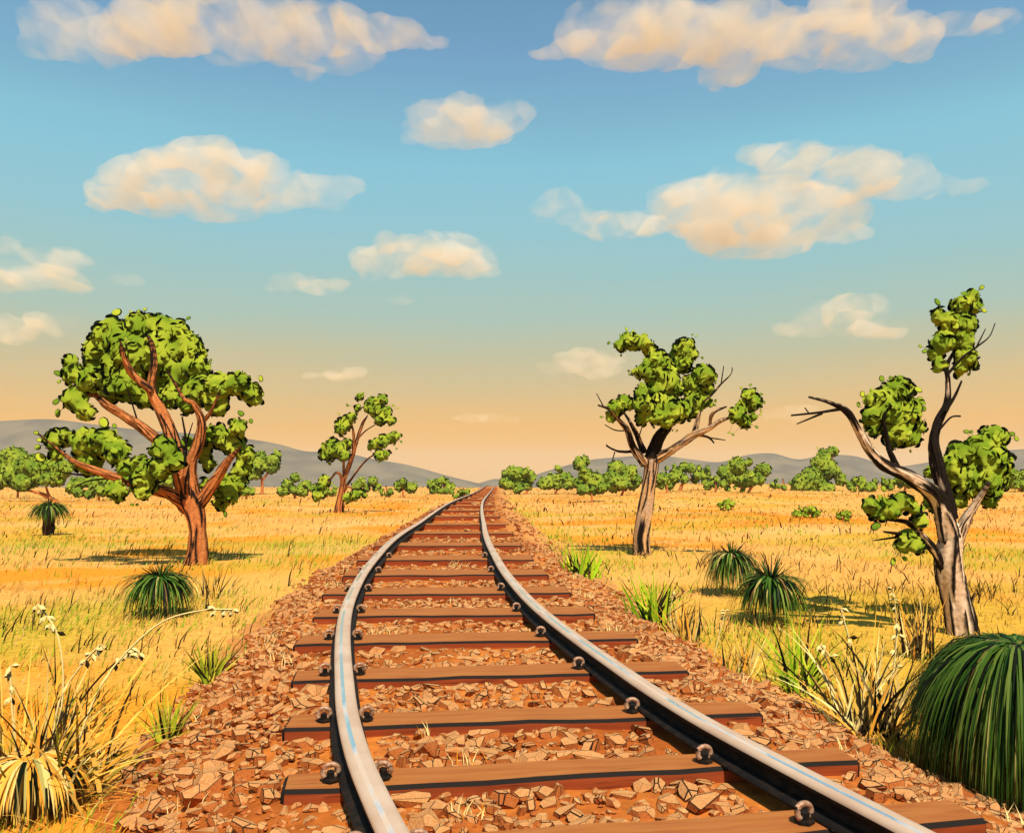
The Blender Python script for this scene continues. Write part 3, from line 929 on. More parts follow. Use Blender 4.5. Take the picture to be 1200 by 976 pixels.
make_tree('gum_tree', 'big leafy gum tree with orange trunk and many spreading limbs, left of the track', (230, 662), conv_of(0, 320, 2.71), 14.0, [
    ([(622, 935, 46), (628, 880, 35), (628, 820, 31), (620, 765, 37), (606, 720, 42), (600, 692, 34), (598, 672, 14)], .17, 0),
    ([(600, 745, 28), (545, 702, 24), (480, 685, 18), (430, 668, 18), (320, 632, 14), (240, 600, 9), (185, 560, 4), (120, 510, 3)], .1, -.5),
    ([(604, 720, 38), (580, 640, 34), (560, 570, 28), (535, 490, 23), (508, 430, 20), (480, 370, 16), (490, 290, 13), (482, 225, 9), (468, 200, 4)], .1, .15),
    ([(480, 375, 14), (430, 330, 14), (402, 290, 11), (388, 240, 7)], .25, -.3),
    ([(565, 590, 18), (500, 530, 20), (420, 470, 17), (340, 420, 14), (295, 385, 10), (250, 412, 4)], .2, -.2),
    ([(300, 390, 9), (265, 350, 4)], .4, 0),
    ([(606, 700, 34), (605, 610, 22), (630, 540, 20), (640, 470, 15), (615, 415, 10), (585, 400, 7), (555, 350, 5), (530, 310, 3)], .05, -.3),
    ([(640, 475, 9), (670, 440, 6), (700, 370, 3)], .4, -.2),
    ([(632, 735, 25), (690, 650, 19), (722, 600, 14), (752, 565, 6)], .1, -.2),
    ([(590, 620, 6), (590, 530, 5), (578, 455, 3)], .7, -.1), ([(590, 545, 4), (612, 475, 2)], .8, -.1),
    ([(440, 480, 4), (415, 400, 3), (398, 350, 2)], .8, -.1), ([(320, 640, 5), (250, 640, 4), (190, 630, 2)], .8, -.2), ([(345, 652, 4), (280, 660, 3), (235, 682, 2)], .8, -.3),
], [
    ([(350, 200, 52), (310, 250, 46), (440, 172, 44), (500, 178, 48), (560, 192, 44), (604, 240, 42), (420, 260, 66), (340, 300, 56), (500, 270, 70), (400, 350, 56), (470, 395, 36), (560, 330, 64), (622, 300, 40), (540, 400, 32), (350, 370, 38)], .5),
    ([(225, 280, 20), (230, 320, 30), (285, 340, 33), (240, 400, 34), (270, 440, 26)], -.2),
    ([(640, 370, 46), (700, 360, 42), (760, 350, 36), (803, 390, 32), (690, 420, 33), (600, 410, 36)], .3),
    ([(170, 530, 28), (210, 520, 24), (182, 580, 20), (270, 540, 40), (330, 540, 40), (280, 598, 40), (370, 570, 36), (398, 556, 18), (340, 518, 24)], -.15),
    ([(520, 560, 36), (550, 600, 32), (500, 620, 32), (440, 610, 28), (460, 660, 36), (455, 700, 20), (400, 620, 26), (372, 692, 28)], -.55),
    ([(690, 520, 36), (640, 560, 28), (740, 540, 36), (780, 580, 28), (770, 620, 27), (720, 690, 40), (700, 730, 22), (750, 660, 32), (660, 600, 22), (655, 670, 20), (600, 540, 22)], .35),
    ([(755, 490, 24), (742, 500, 18)], .1),
], BARK_ORANGE, .135, 5, loose=[(370, 125, 19), (385, 158, 7), (440, 122, 7), (460, 115, 8), (598, 143, 9), (605, 190, 9), (615, 203, 10), (668, 278, 7), (183, 318, 12), (188, 345, 7), (178, 408, 12), (183, 445, 15), (330, 475, 22), (363, 485, 9),
                               (828, 335, 11), (765, 445, 12), (797, 470, 9), (115, 507, 9), (125, 530, 10), (120, 553, 13), (128, 585, 19), (140, 615, 13), (185, 635, 9), (190, 660, 12), (420, 735, 6), (435, 735, 6), (715, 765, 11), (740, 732, 7)])

make_tree('gum_tree', 'twisted gum tree with half blackened trunk and bare side twigs, right of the track', (752, 650), conv_of(640, 360, 3.05), 16.0, [
    ([(345, 890, 38), (342, 820, 34), (350, 760, 33), (358, 700, 29), (366, 640, 27), (376, 580, 27), (378, 548, 27), (380, 530, 10)], .22, 0),
    ([(355, 560, 20), (310, 500, 15), (290, 440, 12), (262, 405, 9), (225, 365, 6), (185, 350, 3)], .4, -.4), ([(208, 360, 3), (180, 308, 2)], .9, 0),
    ([(350, 520, 14), (325, 460, 11), (300, 410, 7), (280, 380, 4)], .5, .3),
    ([(376, 540, 28), (400, 470, 26), (430, 430, 21), (440, 390, 14), (450, 340, 10), (470, 260, 6)], .75, .2),
    ([(385, 545, 24), (440, 515, 18), (490, 485, 15), (530, 455, 16), (580, 435, 11), (620, 408, 9), (655, 395, 5), (700, 375, 3)], .12, -.5),
    ([(530, 455, 13), (540, 410, 10), (550, 370, 7), (560, 340, 4)], .3, .2), ([(585, 432, 7), (595, 380, 7), (645, 355, 3)], .3, -.3),
    ([(540, 455, 7), (580, 465, 5), (600, 485, 3)], .5, -.3), ([(578, 465, 4), (640, 475, 2)], .6, -.3),
    ([(560, 340, 5), (590, 315, 5), (625, 275, 4), (660, 240, 3), (665, 215, 2)], .6, .2), ([(625, 275, 3), (635, 210, 2)], .8, .1),
    ([(318, 515, 7), (260, 515, 5), (215, 495, 3)], .7, -.3), ([(245, 518, 3), (235, 555, 2)], .8, -.2), ([(230, 505, 3), (215, 490, 2)], .8, -.2),
    ([(300, 440, 3), (250, 440, 3), (210, 420, 2)], .8, -.2), ([(330, 470, 3), (345, 420, 2)], .8, -.2),
], [
    ([(285, 100, 15), (265, 135, 22), (310, 130, 27), (345, 125, 26), (370, 150, 26), (400, 200, 41), (370, 230, 36), (330, 230, 20), (420, 260, 50), (450, 290, 36), (400, 290, 36)], 0),
    ([(490, 150, 36), (515, 130, 16), (520, 170, 22), (480, 200, 36), (470, 180, 30), (440, 185, 17)], .35),
    ([(560, 240, 36), (530, 280, 40), (570, 290, 27), (575, 340, 19), (530, 340, 36), (510, 380, 22), (588, 258, 17)], .25),
    ([(340, 300, 22), (350, 350, 34), (340, 400, 22), (400, 350, 40), (440, 370, 45), (480, 370, 36), (430, 410, 24), (390, 390, 26)], -.35),
    ([(280, 340, 25), (250, 360, 26), (235, 390, 19), (300, 350, 18), (230, 403, 10)], -.2),
    ([(725, 315, 22), (745, 340, 22), (700, 360, 22), (680, 385, 25), (710, 410, 22), (742, 390, 13)], -.45),
], BARK_TAN, .13, 11, ridges=11, loose=[(287, 78, 7), (310, 85, 6), (223, 128, 7), (268, 172, 5), (523, 98, 5), (537, 102, 5), (558, 181, 6), (295, 228, 6), (298, 240, 6), (605, 335, 7), (604, 350, 5), (605, 270, 6), (698, 288, 6), (730, 277, 6), (768, 311, 7), (780, 340, 6),
                              (768, 370, 6), (766, 383, 5), (753, 428, 7), (654, 448, 6), (668, 455, 6), (197, 392, 6), (385, 430, 5), (452, 440, 4), (467, 442, 5)])

make_tree('gum_tree', 'pale trunked gum tree with black bare limbs and separate leaf clumps, at the right edge', (1125, 745), conv_of(880, 320, 2.2188), 8.0, [
    ([(548, 935, 42), (540, 880, 40), (526, 820, 37), (516, 760, 39), (520, 700, 34), (524, 665, 28), (526, 645, 10)], .12, 0),
    ([(520, 710, 30), (500, 620, 27), (470, 570, 24), (410, 530, 20), (350, 500, 17), (310, 460, 14), (280, 410, 12), (250, 360, 10), (200, 335, 5), (150, 322, 3)], .42, -.3),
    ([(240, 352, 6), (180, 362, 4), (105, 370, 3)], .9, -.1), ([(185, 365, 4), (120, 392, 2)], .9, -.1), ([(152, 366, 2.5), (140, 350, 2)], .9, 0),
    ([(385, 515, 10), (360, 460, 8), (350, 410, 6), (345, 370, 4), (375, 340, 2)], .9, -.05),
    ([(518, 640, 24), (495, 540, 22), (480, 480, 18), (475, 430, 14), (490, 380, 12), (510, 340, 10), (512, 280, 7), (510, 240, 6), (540, 180, 4), (555, 110, 2)], .7, .15),
    ([(505, 360, 7), (530, 320, 5), (548, 280, 3)], .9, 0), ([(492, 405, 4), (520, 375, 3), (545, 372, 3)], .9, 0),
    ([(512, 262, 5), (550, 220, 4), (590, 190, 3), (620, 165, 2), (635, 130, 1.5)], .9, -.1), ([(585, 195, 3), (610, 145, 1.5)], .9, 0),
    ([(533, 700, 20), (565, 630, 14), (600, 575, 8), (622, 542, 4)], .05, -.2),
    ([(510, 800, 16), (482, 730, 13), (450, 690, 12), (410, 650, 8), (350, 640, 3)], .45, -.15), ([(450, 690, 8), (400, 680, 6), (345, 672, 3)], .9, -.2), ([(400, 683, 5), (320, 695, 2)], .9, -.2),
    ([(575, 850, 6), (582, 832, 3)], .5, -.05),
], [
    ([(575, 60, 18), (580, 90, 16), (545, 85, 23), (490, 115, 20), (520, 130, 27), (560, 130, 22), (545, 170, 31), (500, 180, 27), (480, 210, 18), (490, 240, 16), (560, 220, 25), (545, 248, 16), (578, 240, 13)], .1),
    ([(380, 310, 36), (410, 300, 18), (330, 330, 27), (310, 370, 22), (350, 360, 41), (400, 370, 36), (430, 400, 20), (420, 430, 20), (380, 420, 31), (320, 400, 20), (435, 340, 13)], .1),
    ([(630, 430, 33), (590, 460, 32), (550, 480, 36), (620, 490, 46), (660, 490, 22), (560, 540, 41), (520, 500, 22), (610, 540, 41), (650, 540, 22), (540, 590, 20), (620, 590, 22), (500, 530, 18)], .3),
    ([(470, 600, 16), (468, 585, 12), (465, 520, 13), (462, 510, 9)], .45),
    ([(310, 605, 20), (350, 610, 25), (330, 625, 17), (390, 595, 22), (420, 610, 16), (370, 620, 18)], -.2),
    ([(440, 645, 18), (410, 690, 24), (430, 710, 18), (395, 710, 16)], -.1),
], BARK_PINK, .088, 17, ridges=11, loose=[(485, 75, 12), (600, 38, 8), (605, 97, 9), (440, 190, 6), (452, 203, 8), (567, 263, 6), (290, 315, 9), (280, 342, 8), (340, 275, 9), (362, 273, 6), (435, 303, 11), (440, 327, 8), (450, 352, 8), (560, 412, 8), (573, 413, 7),
                                (677, 418, 10), (690, 430, 8), (620, 603, 6), (415, 463, 5), (345, 560, 9), (335, 580, 6), (325, 658, 14), (370, 750, 11), (400, 742, 8)], step=.022)

make_tree('gum_tree', 'slender gum tree with small separate leaf clumps, beside the left bend of the track', (397, 600), conv_of(270, 430, 3.4286), 40.0, [
    ([(437, 580, 22), (445, 520, 16), (456, 450, 14), (466, 420, 10)], .15, 0),
    ([(464, 430, 12), (490, 360, 9), (510, 290, 8), (530, 230, 7), (545, 205, 4)], .25, .5), ([(480, 385, 8), (495, 330, 7), (495, 270, 6), (490, 240, 4)], .2, -.5),
    ([(462, 485, 6), (500, 430, 5), (545, 375, 4), (590, 345, 3)], .5, -.6), ([(510, 290, 4), (545, 255, 3), (585, 230, 2)], .5, 0),
    ([(448, 510, 7), (445, 440, 7), (425, 425, 6), (400, 455, 4)], .2, -.6), ([(456, 440, 7), (455, 380, 5)], .2, 0), ([(455, 505, 6), (470, 480, 5), (492, 490, 4)], .2, -.5),
], [
    ([(430, 330, 30), (395, 340, 32), (375, 355, 20), (470, 310, 20), (455, 355, 23), (410, 310, 23)], -.3), ([(460, 225, 27), (445, 250, 22), (490, 200, 18), (510, 165, 11), (440, 235, 18)], -.3),
    ([(580, 160, 36), (610, 130, 20), (625, 180, 22), (600, 210, 22), (560, 150, 20), (645, 215, 16)], .3), ([(610, 300, 25), (580, 310, 20), (650, 285, 20), (670, 275, 13), (560, 325, 11)], -.4), ([(605, 355, 22), (630, 345, 11)], -.5),
    ([(350, 510, 20), (365, 480, 20), (380, 455, 20), (345, 530, 12)], -.5), ([(500, 515, 20), (470, 525, 18), (525, 500, 11), (540, 515, 8)], -.5), ([(520, 122, 13), (530, 115, 8)], 0),
], BARK_ORANGE, .27, 23, loose=[(398, 387, 9), (686, 300, 6), (655, 155, 7), (673, 165, 5), (435, 188, 6), (470, 153, 7), (372, 527, 6), (667, 328, 5)], step=.15)

# ------------------------------------------------------------------ distant bushes and small trees
FARCOL = [np.array(rgb(*c, 1.0)) for c in ((162, 176, 54), (138, 160, 48), (118, 144, 44), (162, 168, 72))]


def bush(name, label, cat, base, circles, trunk=(), group='bushes along the far edge of the fields', seed=0, d=None, cols=None):
    bx, by = base
    d = d or min(ground_depth(by, bx), 62 + (abs(bx * 7) % 50) if by < 600 else 999)
    x0 = (bx - 600) / F * d; z0 = float(terrain_z(x0, d))
    sh = HY + (CAM_H - z0) / d * F - by              # seat the plant on the ground it stands on
    circles = [(a, b + sh, c) for a, b, c in circles]; trunk = [[(a, b + sh, c) for a, b, c in t] for t in trunk]; by += sh
    root = empty(name, (x0, d, z0), label, cat, group)
    ident = lambda a, b: (a, b, 1.0)
    tb = MB()
    if not trunk: trunk = [[(bx, by + 1, 1.6), (bx + 1, by - 6, 1.2), (bx - 1, by - 14, .8)]]
    for i, t in enumerate(trunk):
        P = [at(a, b, d) - root.location for a, b, _ in t]
        if i == 0: P[0].z = min(P[0].z, -.1)
        limb(tb, P, [rr * d / F for _, _, rr in t], BARK_ORANGE[0], BARK_ORANGE[1], .2, seed + i, 8, .3)
    tb.build('trunk', M_BARK, root, smooth=True)
    rb = random.Random(seed * 7 + 1); lo_ = []
    for q in range(5 if len(circles) > 5 else 3):
        c = rb.choice(circles); lo_.append((c[0] + rb.uniform(-1.2, 1.2) * c[2], c[1] - c[2] * rb.uniform(1.15, 1.5), rb.uniform(1.0, 1.8)))
    clump(root, circles, ident, d, 4.2 * d / F, 900 + seed, cols=cols, loose=lo_, cover=.8, thick=.9, name='crown', fin=.55)
    return root


def blob(cx, cy, w, h, n, seed):
    """lumps of a bush: photo ellipse cx,cy with half sizes w,h"""
    r = random.Random(seed); out = []
    for i in range(n):
        u = (i + .5) / n * 2 - 1
        top = math.sqrt(max(0, 1 - u * u * .8))
        rad = h * r.uniform(.42, .62)
        out.append((cx + u * w * .95, cy + r.uniform(-.75, .4) * h * top, rad * r.uniform(.75, 1.05)))
        if i % 2 == 0: out.append((cx + u * w * .7, cy + h * r.uniform(.2, .5), rad * .8))
        if r.random() < .6: out.append((cx + u * w * 1.0 + r.uniform(-3, 3), cy - h * r.uniform(.5, 1.0) * top, rad * r.uniform(.35, .5)))
    return out


def T(*pts): return list(pts)


BUSHES = [
    ('bush', 'round green bush close beside the right edge of the track crest', (605, 576), blob(607, 560, 20, 15, 5, 1), [T((615, 577, 1.6), (622, 566, 1.2))]),
    ('bush', 'wide dense green bush behind the first bush right of the track crest', (648, 571), blob(653, 555, 21, 14, 5, 2), [T((650, 572, 1.5), (656, 560, 1.2))]),
    ('bush', 'tall green bush left of the twisted gum, a yellow shrub at its foot', (693, 574), blob(693, 553, 19, 17, 5, 3), []),
    ('shrub', 'low yellow green shrub in front of the bush left of the twisted gum', (692, 579), blob(692, 573, 11, 6, 3, 4), []),
    ('bush', 'grey green bush just left of the trunk of the twisted gum', (731, 576), blob(730, 556, 20, 17, 5, 5), [T((728, 576, 1.5), (733, 562, 1.4))]),
    ('small_tree', 'thin sapling with two tiny leaf tufts rising behind the right tree line', (683, 572), [(679, 536, 7), (684, 533, 5), (688, 534, 4)], [T((683, 572, 1.4), (683, 555, 1.2), (684, 540, .8))]),
    ('bush', 'green bush just right of the trunk of the twisted gum', (781, 571), blob(782, 558, 14, 12, 4, 7), []),
    ('small_tree', 'small round crowned tree with orange trunk right of the twisted gum', (797, 574), blob(805, 555, 26, 13, 6, 8), [T((796, 575, 2.2), (800, 565, 1.8), (805, 556, 1.2)), T((800, 566, 1.2), (812, 558, .9))]),
    ('bush', 'low green bush between the two small trees right of the twisted gum', (838, 569), blob(836, 558, 15, 9, 4, 9), []),
    ('small_tree', 'spreading small tree with twin orange stems, widest of the right tree line', (874, 572), blob(872, 550, 29, 15, 7, 10) + blob(862, 567, 16, 5, 3, 110), [T((870, 572, 2), (868, 560, 1.6), (864, 552, 1)), T((876, 573, 1.8), (882, 563, 1.4), (888, 556, 1))]),
    ('bush', 'low dark bush in the gap left of the tall split small tree', (918, 563), blob(916, 557, 15, 6, 4, 11), []),
    ('small_tree', 'taller small tree with loose split crown against the right hills', (968, 564), [(966, 523, 8), (958, 530, 7), (976, 517, 6), (971, 537, 9), (962, 545, 11), (950, 549, 12), (978, 541, 6), (985, 550, 7), (940, 556, 11), (955, 561, 11), (936, 563, 8), (970, 561, 7)],
     [T((968, 566, 2), (966, 552, 1.6), (972, 540, 1.2), (976, 520, .8)), T((966, 554, 1.4), (955, 545, 1))]),
    ('bush', 'neat low green bush between the split small tree and the right gum', (1010, 563), blob(1010, 556, 18, 9, 5, 13), []),
    ('bush', 'green bush seen behind the forked limbs of the right gum', (1060, 568), blob(1058, 558, 26, 10, 6, 14), []),
    ('bush', 'green bush cut by the right edge of the picture', (1194, 565), blob(1196, 552, 15, 12, 4, 15), []),
    ('shrub', 'leafy little shrub with two dry stalks alone in the right field', (852, 598), blob(851, 592, 10, 6, 4, 16), [T((847, 599, .7), (848, 586, .5)), T((856, 598, .7), (858, 584, .5))]),
    ('shrub', 'wide pale green shrub low in the right field', (945, 607), blob(945, 601, 16, 7, 5, 17), []),
    ('shrub', 'small pale green shrub low in the right field, beside the wider one', (988, 611), blob(988, 605, 9, 6, 3, 18), []),
    ('bush', 'large soft green bush cut by the left edge of the picture', (20, 584), blob(14, 553, 30, 25, 6, 19), []),
    ('small_tree', 'broad green tree with a leaning bare orange stem behind the far grass tree', (48, 588), blob(46, 556, 34, 20, 7, 20), [T((70, 588, 2.2), (52, 580, 2.4), (40, 576, 1.5), (24, 574, .8)), T((58, 582, 1.8), (54, 570, 1.2), (58, 562, .8))]),
    ('bush', 'hazy olive bush behind the lowest left limb of the big gum', (115, 578), blob(112, 562, 34, 15, 7, 21), []),
    ('bush', 'hazy olive bush between the limbs and trunk of the big gum', (178, 578), blob(175, 562, 30, 14, 6, 22), []),
    ('small_tree', 'small two clump tree just right of the big gum', (307, 579), [(302, 545, 9), (306, 535, 6), (298, 553, 9), (320, 540, 7), (318, 549, 6), (325, 533, 5), (323, 547, 5)], [T((307, 580, 2), (307, 564, 1.6), (303, 550, 1)), T((308, 562, 1.4), (316, 552, 1))]),
    ('bush', 'dark green bush beside the small two clump tree', (288, 576), blob(285, 564, 14, 10, 4, 24), []),
    ('bush', 'mid green bush with one raised tuft, just left of the slender gum', (345, 572), blob(348, 561, 23, 10, 6, 25) + [(346, 547, 5)], []),
    ('bush', 'green bush just behind the slender gum', (382, 574), blob(380, 565, 16, 8, 5, 26), []),
    ('bush', 'low green bush right of the slender gum', (428, 572), blob(430, 565, 17, 8, 5, 27), []),
    ('bush', 'very low green bush beside the tiny tree with a bent stem', (453, 574), blob(452, 569, 9, 5, 3, 28), []),
    ('small_tree', 'tiny tree with a bent orange stem between the slender gum and the track', (474, 579), [(468, 565, 6), (472, 560, 4), (481, 567, 6), (485, 565, 4)], [T((474, 581, 1.4), (472, 573, 1.1), (472, 565, .8))]),
    ('bush', 'rounded green bush on the skyline left of the track crest', (520, 572), blob(516, 563, 15, 10, 5, 30), []),
    ('bush', 'low green bush nearest the left side of the track crest', (544, 573), blob(539, 567, 12, 6, 4, 31), []),
]
for i, (nm, lab, base, circ, tr) in enumerate(BUSHES):
    far = base[1] < 600
    bush(nm, lab, 'tree' if 'tree' in nm else nm, base, circ, tr, seed=i + 40, cols=(LG[:4] if nm == 'shrub' else FARCOL),
         group='shrubs in the right field' if (nm == 'shrub' and base[1] > 590) else 'bushes and small trees along the far edge of the fields')


# ------------------------------------------------------------------ grass trees
def grass_tree(label, base, top, w, n, seed, trunk=0, spikes=14, spike_h=.9, wpx=2.0, fall=1.0, pale=.05, d=None, gold=False, tone=1.0):
    """tuft of needle leaves falling from one crown point; base, top photo points, w half width in photo px"""
    d = d or ground_depth(base[1], base[0]); k = d / F; r = random.Random(seed)
    x0 = (base[0] - 600) * k; z0 = float(surface_z(x0, d))
    root = empty('grass_mound' if gold else 'grass_tree', (x0, d, z0), label, 'grass tussock' if gold else 'grass tree', None if gold else 'grass trees in the dry grass')
    H = CAM_H - (top[1] - HY) * k - z0; off = (top[0] - base[0]) * k; Wm = w * k
    if trunk:
        tb = MB(); limb(tb, [(0, 0, -.1), (off * .3, 0, trunk * .5), (off, 0, H * .93)], [Wm * .30, Wm * .25, Wm * .22], rgb(84, 58, 36, KG), rgb(54, 36, 24, KG), .35, seed, 24, .05, .2, True)
        tb.build('trunk', M_BARK, root, smooth=True)
    mb = MB()
    pal = [rgb(*c, KG) for c in ((84, 118, 34), (64, 104, 26), (104, 134, 46), (124, 146, 58), (44, 86, 20))] if not gold else [tuple(g) for g in GOLDS]
    for i in range(n):
        az = r.uniform(0, 2 * math.pi); el = r.uniform(-.1, 1.25)
        reach = Wm * r.uniform(.5, 1.18) * (.45 + .55 * math.cos(max(el, 0) * .7))
        zend = max(.01, H * r.uniform(0, .42) * (1 if trunk == 0 else 1)) if trunk == 0 else H * r.uniform(.28, .62)
        rise = H * .16 * r.uniform(.2, 1.1)
        if spikes and r.random() < .38:              # stiffer needles that radiate before they bend
            zend = H * r.uniform(.45, 1.05); rise = H * .3 * r.uniform(.3, 1); reach = Wm * r.uniform(.7, 1.15)
        pts = []
        for j in range(9):
            t = j / 8
            rad = reach * (1 - (1 - t) ** 1.55)
            z = H * .96 + rise * math.sin(min(t * 2.6, math.pi)) * (1 - t) - (H * .96 - zend) * t ** (2.3 * fall)
            pts.append((off + math.cos(az) * rad, math.sin(az) * rad, z))
        u = r.random()
        c = (.006, .010, .003, 1) if u < (.13 if gold else .28) else ((rgb(186, 172, 96, KG) if i % 2 else rgb(150, 112, 62, KG)) if u > 1 - pale else tuple(v * tone for v in r.choice(pal)[:3]) + (1,))
        ribbon(mb, pts, wpx * k * r.uniform(.7, 1.3), c, (-math.sin(az), math.cos(az), 0), 4)
    mb.build('blades' if gold else 'leaves', M_GRASS if gold else M_NEEDLE, root)
    sp = MB()
    for i in range(spikes):
        a = r.uniform(-1.0, 1.0); b = r.uniform(-.6, .6); h = H * spike_h * r.uniform(.45, 1)
        pts = [(off + math.sin(a) * h * t * .9, math.sin(b) * h * t, H * .93 + math.cos(a) * h * t * .62) for t in (0, .3, .6, 1)]
        ribbon(sp, pts, wpx * k * 1.1, (.012, .022, .006, 1) if i % 2 else rgb(70, 92, 34, KG), (1, 0, 0), 2)
    if spikes: sp.build('young_leaves', M_NEEDLE, root)
    return root


grass_tree('bushy dark grass tree with upright needles in front of the big left gum', (188, 722), (188, 676), 43, 420, 3, spike_h=1.05, spikes=40, wpx=2.2, pale=.08)
grass_tree('grass tree on a short dark trunk far out in the left field', (56, 627), (58, 592), 24, 220, 4, trunk=.4, spikes=22, spike_h=.8, wpx=1.5)
grass_tree('lighter grass tree behind the other in the right field', (856, 697), (857, 650), 36, 340, 5, spikes=36, spike_h=.85, wpx=1.9, pale=.22)
grass_tree('dark grass tree with tall upright needles before the lighter one, right field', (904, 730), (903, 678), 45, 460, 6, spikes=44, spike_h=1.15, wpx=2.2, pale=.08)
grass_tree('huge dark green grass tree filling the lower right corner', (1190, 928), (1192, 752), 118, 3400, 7, spikes=0, wpx=3.0, pale=.03, fall=1.0, tone=.72)

# ------------------------------------------------------------------ tussocks
GOLDS = [CREAM * np.array((.9, .86, .72, 1)), np.array(rgb(255, 196, 88, .92)), np.array(rgb(255, 170, 56, .88)), np.array(rgb(252, 186, 76, .92))]
GREENS = [np.array(rgb(*c, KG)) for c in ((190, 208, 34), (156, 194, 28), (206, 206, 60))]
OLIVES = [np.array(rgb(*c, KG)) for c in ((190, 182, 44), (164, 174, 38), (206, 186, 60))]
tussock(38, 945, 'large golden tussock with drooping mound and arching seed stalks in the lower left corner', 'grass tussock', 210, 215, 90, GOLDS + [np.array(rgb(214, 186, 60, .7))], .17, 5.2, [
    ([(50, 900), (70, 840), (74, 790), (66, 740), (44, 708)], .72, False), ([(75, 880), (90, 830), (120, 790), (150, 766), (164, 764)], .62, True),
    ([(85, 890), (120, 800), (180, 735), (230, 716), (272, 714)], .8, False), ([(60, 880), (70, 820), (95, 780), (118, 755)], .7, False), ([(20, 890), (14, 830), (12, 780)], .6, False)], seed=2, droop=.8, fan=.5)
grass_tree('dense golden drooping grass mound at the bottom of the left picture edge', (34, 952), (36, 884), 62, 760, 31, spikes=0, wpx=4.4, pale=.1, gold=True)
tussock(1015, 868, 'tall golden tussock with pale seed heads left of the huge grass tree', 'grass tussock', 96, 165, 64, [CREAM] + GOLDS, .20, 4.6, [
    ([(1010, 860), (1005, 790), (985, 712)], .75, True), ([(1000, 850), (985, 790), (962, 755)], .72, True), ([(1030, 860), (1045, 800), (1052, 730)], .6, False)], seed=4, droop=.75, fan=.36)
tussock(938, 812, 'bright green bent grass blades left of the tall golden tussock', 'grass tussock', 44, 112, 22, GREENS, .15, 4.2, [], seed=5, droop=.6, fan=.42)
tussock(765, 742, 'thick green grass clump at the right ballast edge, nearer of two', 'grass tussock', 60, 72, 26, GREENS, .18, 4.0, seed=6, droop=.2, fan=.38)
tussock(682, 688, 'yellow green grass clump at the right ballast edge, farther of two', 'grass tussock', 60, 46, 30, GREENS, .14, 3.2, seed=7, droop=.2, fan=.4)
tussock(802, 752, 'dry pale tuft with one thin seed stalk above the right ballast', 'grass tussock', 55, 60, 26, GOLDS, .25, 2.4, [([(795, 750), (785, 725), (790, 692)], .8, False)], seed=8, droop=.2, fan=.3)
tussock(245, 806, 'spiky olive grass clump on the left, farther from the viewer', 'grass tussock', 60, 62, 16, OLIVES, .15, 4.0, seed=9, droop=.1, fan=.55)
tussock(195, 872, 'spiky olive grass clump on the left, nearer the viewer', 'grass tussock', 60, 68, 16, OLIVES, .15, 4.2, seed=10, droop=.1, fan=.55)
tussock(120, 905, 'orange gold tuft of broad leaves beside the lower left tussock', 'grass tussock', 60, 60, 50, GOLDS, .3, 4.0, seed=14, droop=.5, fan=.6)
tussock(248, 700, 'dark stroked dry tuft right of the bushy left grass tree', 'grass tussock', 50, 42, 34, GOLDS, .45, 2.0, seed=15, droop=.1, fan=.22)
tussock(870, 775, 'dry golden tuft with small seed heads above the right ballast', 'grass tussock', 60, 60, 40, GOLDS, .25, 2.6, [([(835, 775), (845, 735), (850, 715)], .7, False)], seed=16, droop=.2, fan=.3, d=6.4)
tussock(1075, 770, 'dry golden tuft with thin seed stalks beside the right gum trunk', 'grass tussock', 50, 90, 36, GOLDS, .3, 2.6, [([(1050, 770), (1050, 720), (1046, 690)], .6, False)], seed=18, droop=.2, fan=.25)


# ------------------------------------------------------------------ clouds
def vol_mat(name, col, dens):
    m = bpy.data.materials.new(name); m.use_nodes = True; n = m.node_tree.nodes; l = m.node_tree.links
    n.remove(n['Principled BSDF'])
    v = n.new('ShaderNodeVolumePrincipled'); v.inputs['Color'].default_value = col; v.inputs['Density'].default_value = dens; v.inputs['Anisotropy'].default_value = 0
    l.new(v.outputs[0], n['Material Output'].inputs['Volume'])
    return m




def cloud_mat(name, c1, c2, dens, lo):
    m = vol_mat(name, c1, dens); n = m.node_tree.nodes; l = m.node_tree.links
    v = next(q for q in n if q.type == 'PRINCIPLED_VOLUME'); v.inputs['Anisotropy'].default_value = -.3
    tc = n.new('ShaderNodeTexCoord'); mp = n.new('ShaderNodeMapping'); mp.inputs['Scale'].default_value = (1 / 70, 1 / 160, 1 / 45)
    vo = n.new('ShaderNodeTexVoronoi'); vo.feature = 'SMOOTH_F1'; vo.inputs['Smoothness'].default_value = .25; vo.inputs['Scale'].default_value = 1
    nz = n.new('ShaderNodeTexNoise'); nz.inputs['Scale'].default_value = 1.6; nz.inputs['Detail'].default_value = 3
    l.new(tc.outputs['Object'], mp.inputs[0]); l.new(mp.outputs[0], vo.inputs['Vector']); l.new(mp.outputs[0], nz.inputs['Vector'])
    se = n.new('ShaderNodeSeparateColor'); l.new(vo.outputs['Color'], se.inputs[0])
    ad = n.new('ShaderNodeMath'); ad.operation = 'ADD'; l.new(se.outputs[0], ad.inputs[0]); l.new(nz.outputs['Fac'], ad.inputs[1])
    mr = n.new('ShaderNodeMapRange'); mr.inputs[1].default_value = .5; mr.inputs[2].default_value = 1.4; mr.inputs[3].default_value = dens * lo; mr.inputs[4].default_value = dens * 2.1
    l.new(ad.outputs[0], mr.inputs[0]); l.new(mr.outputs[0], v.inputs['Density'])
    mx = n.new('ShaderNodeMix'); mx.data_type = 'RGBA'; mx.inputs[6].default_value = c1; mx.inputs[7].default_value = c2
    l.new(se.outputs[1], mx.inputs[0]); l.new(mx.outputs[2], v.inputs['Color'])
    return m


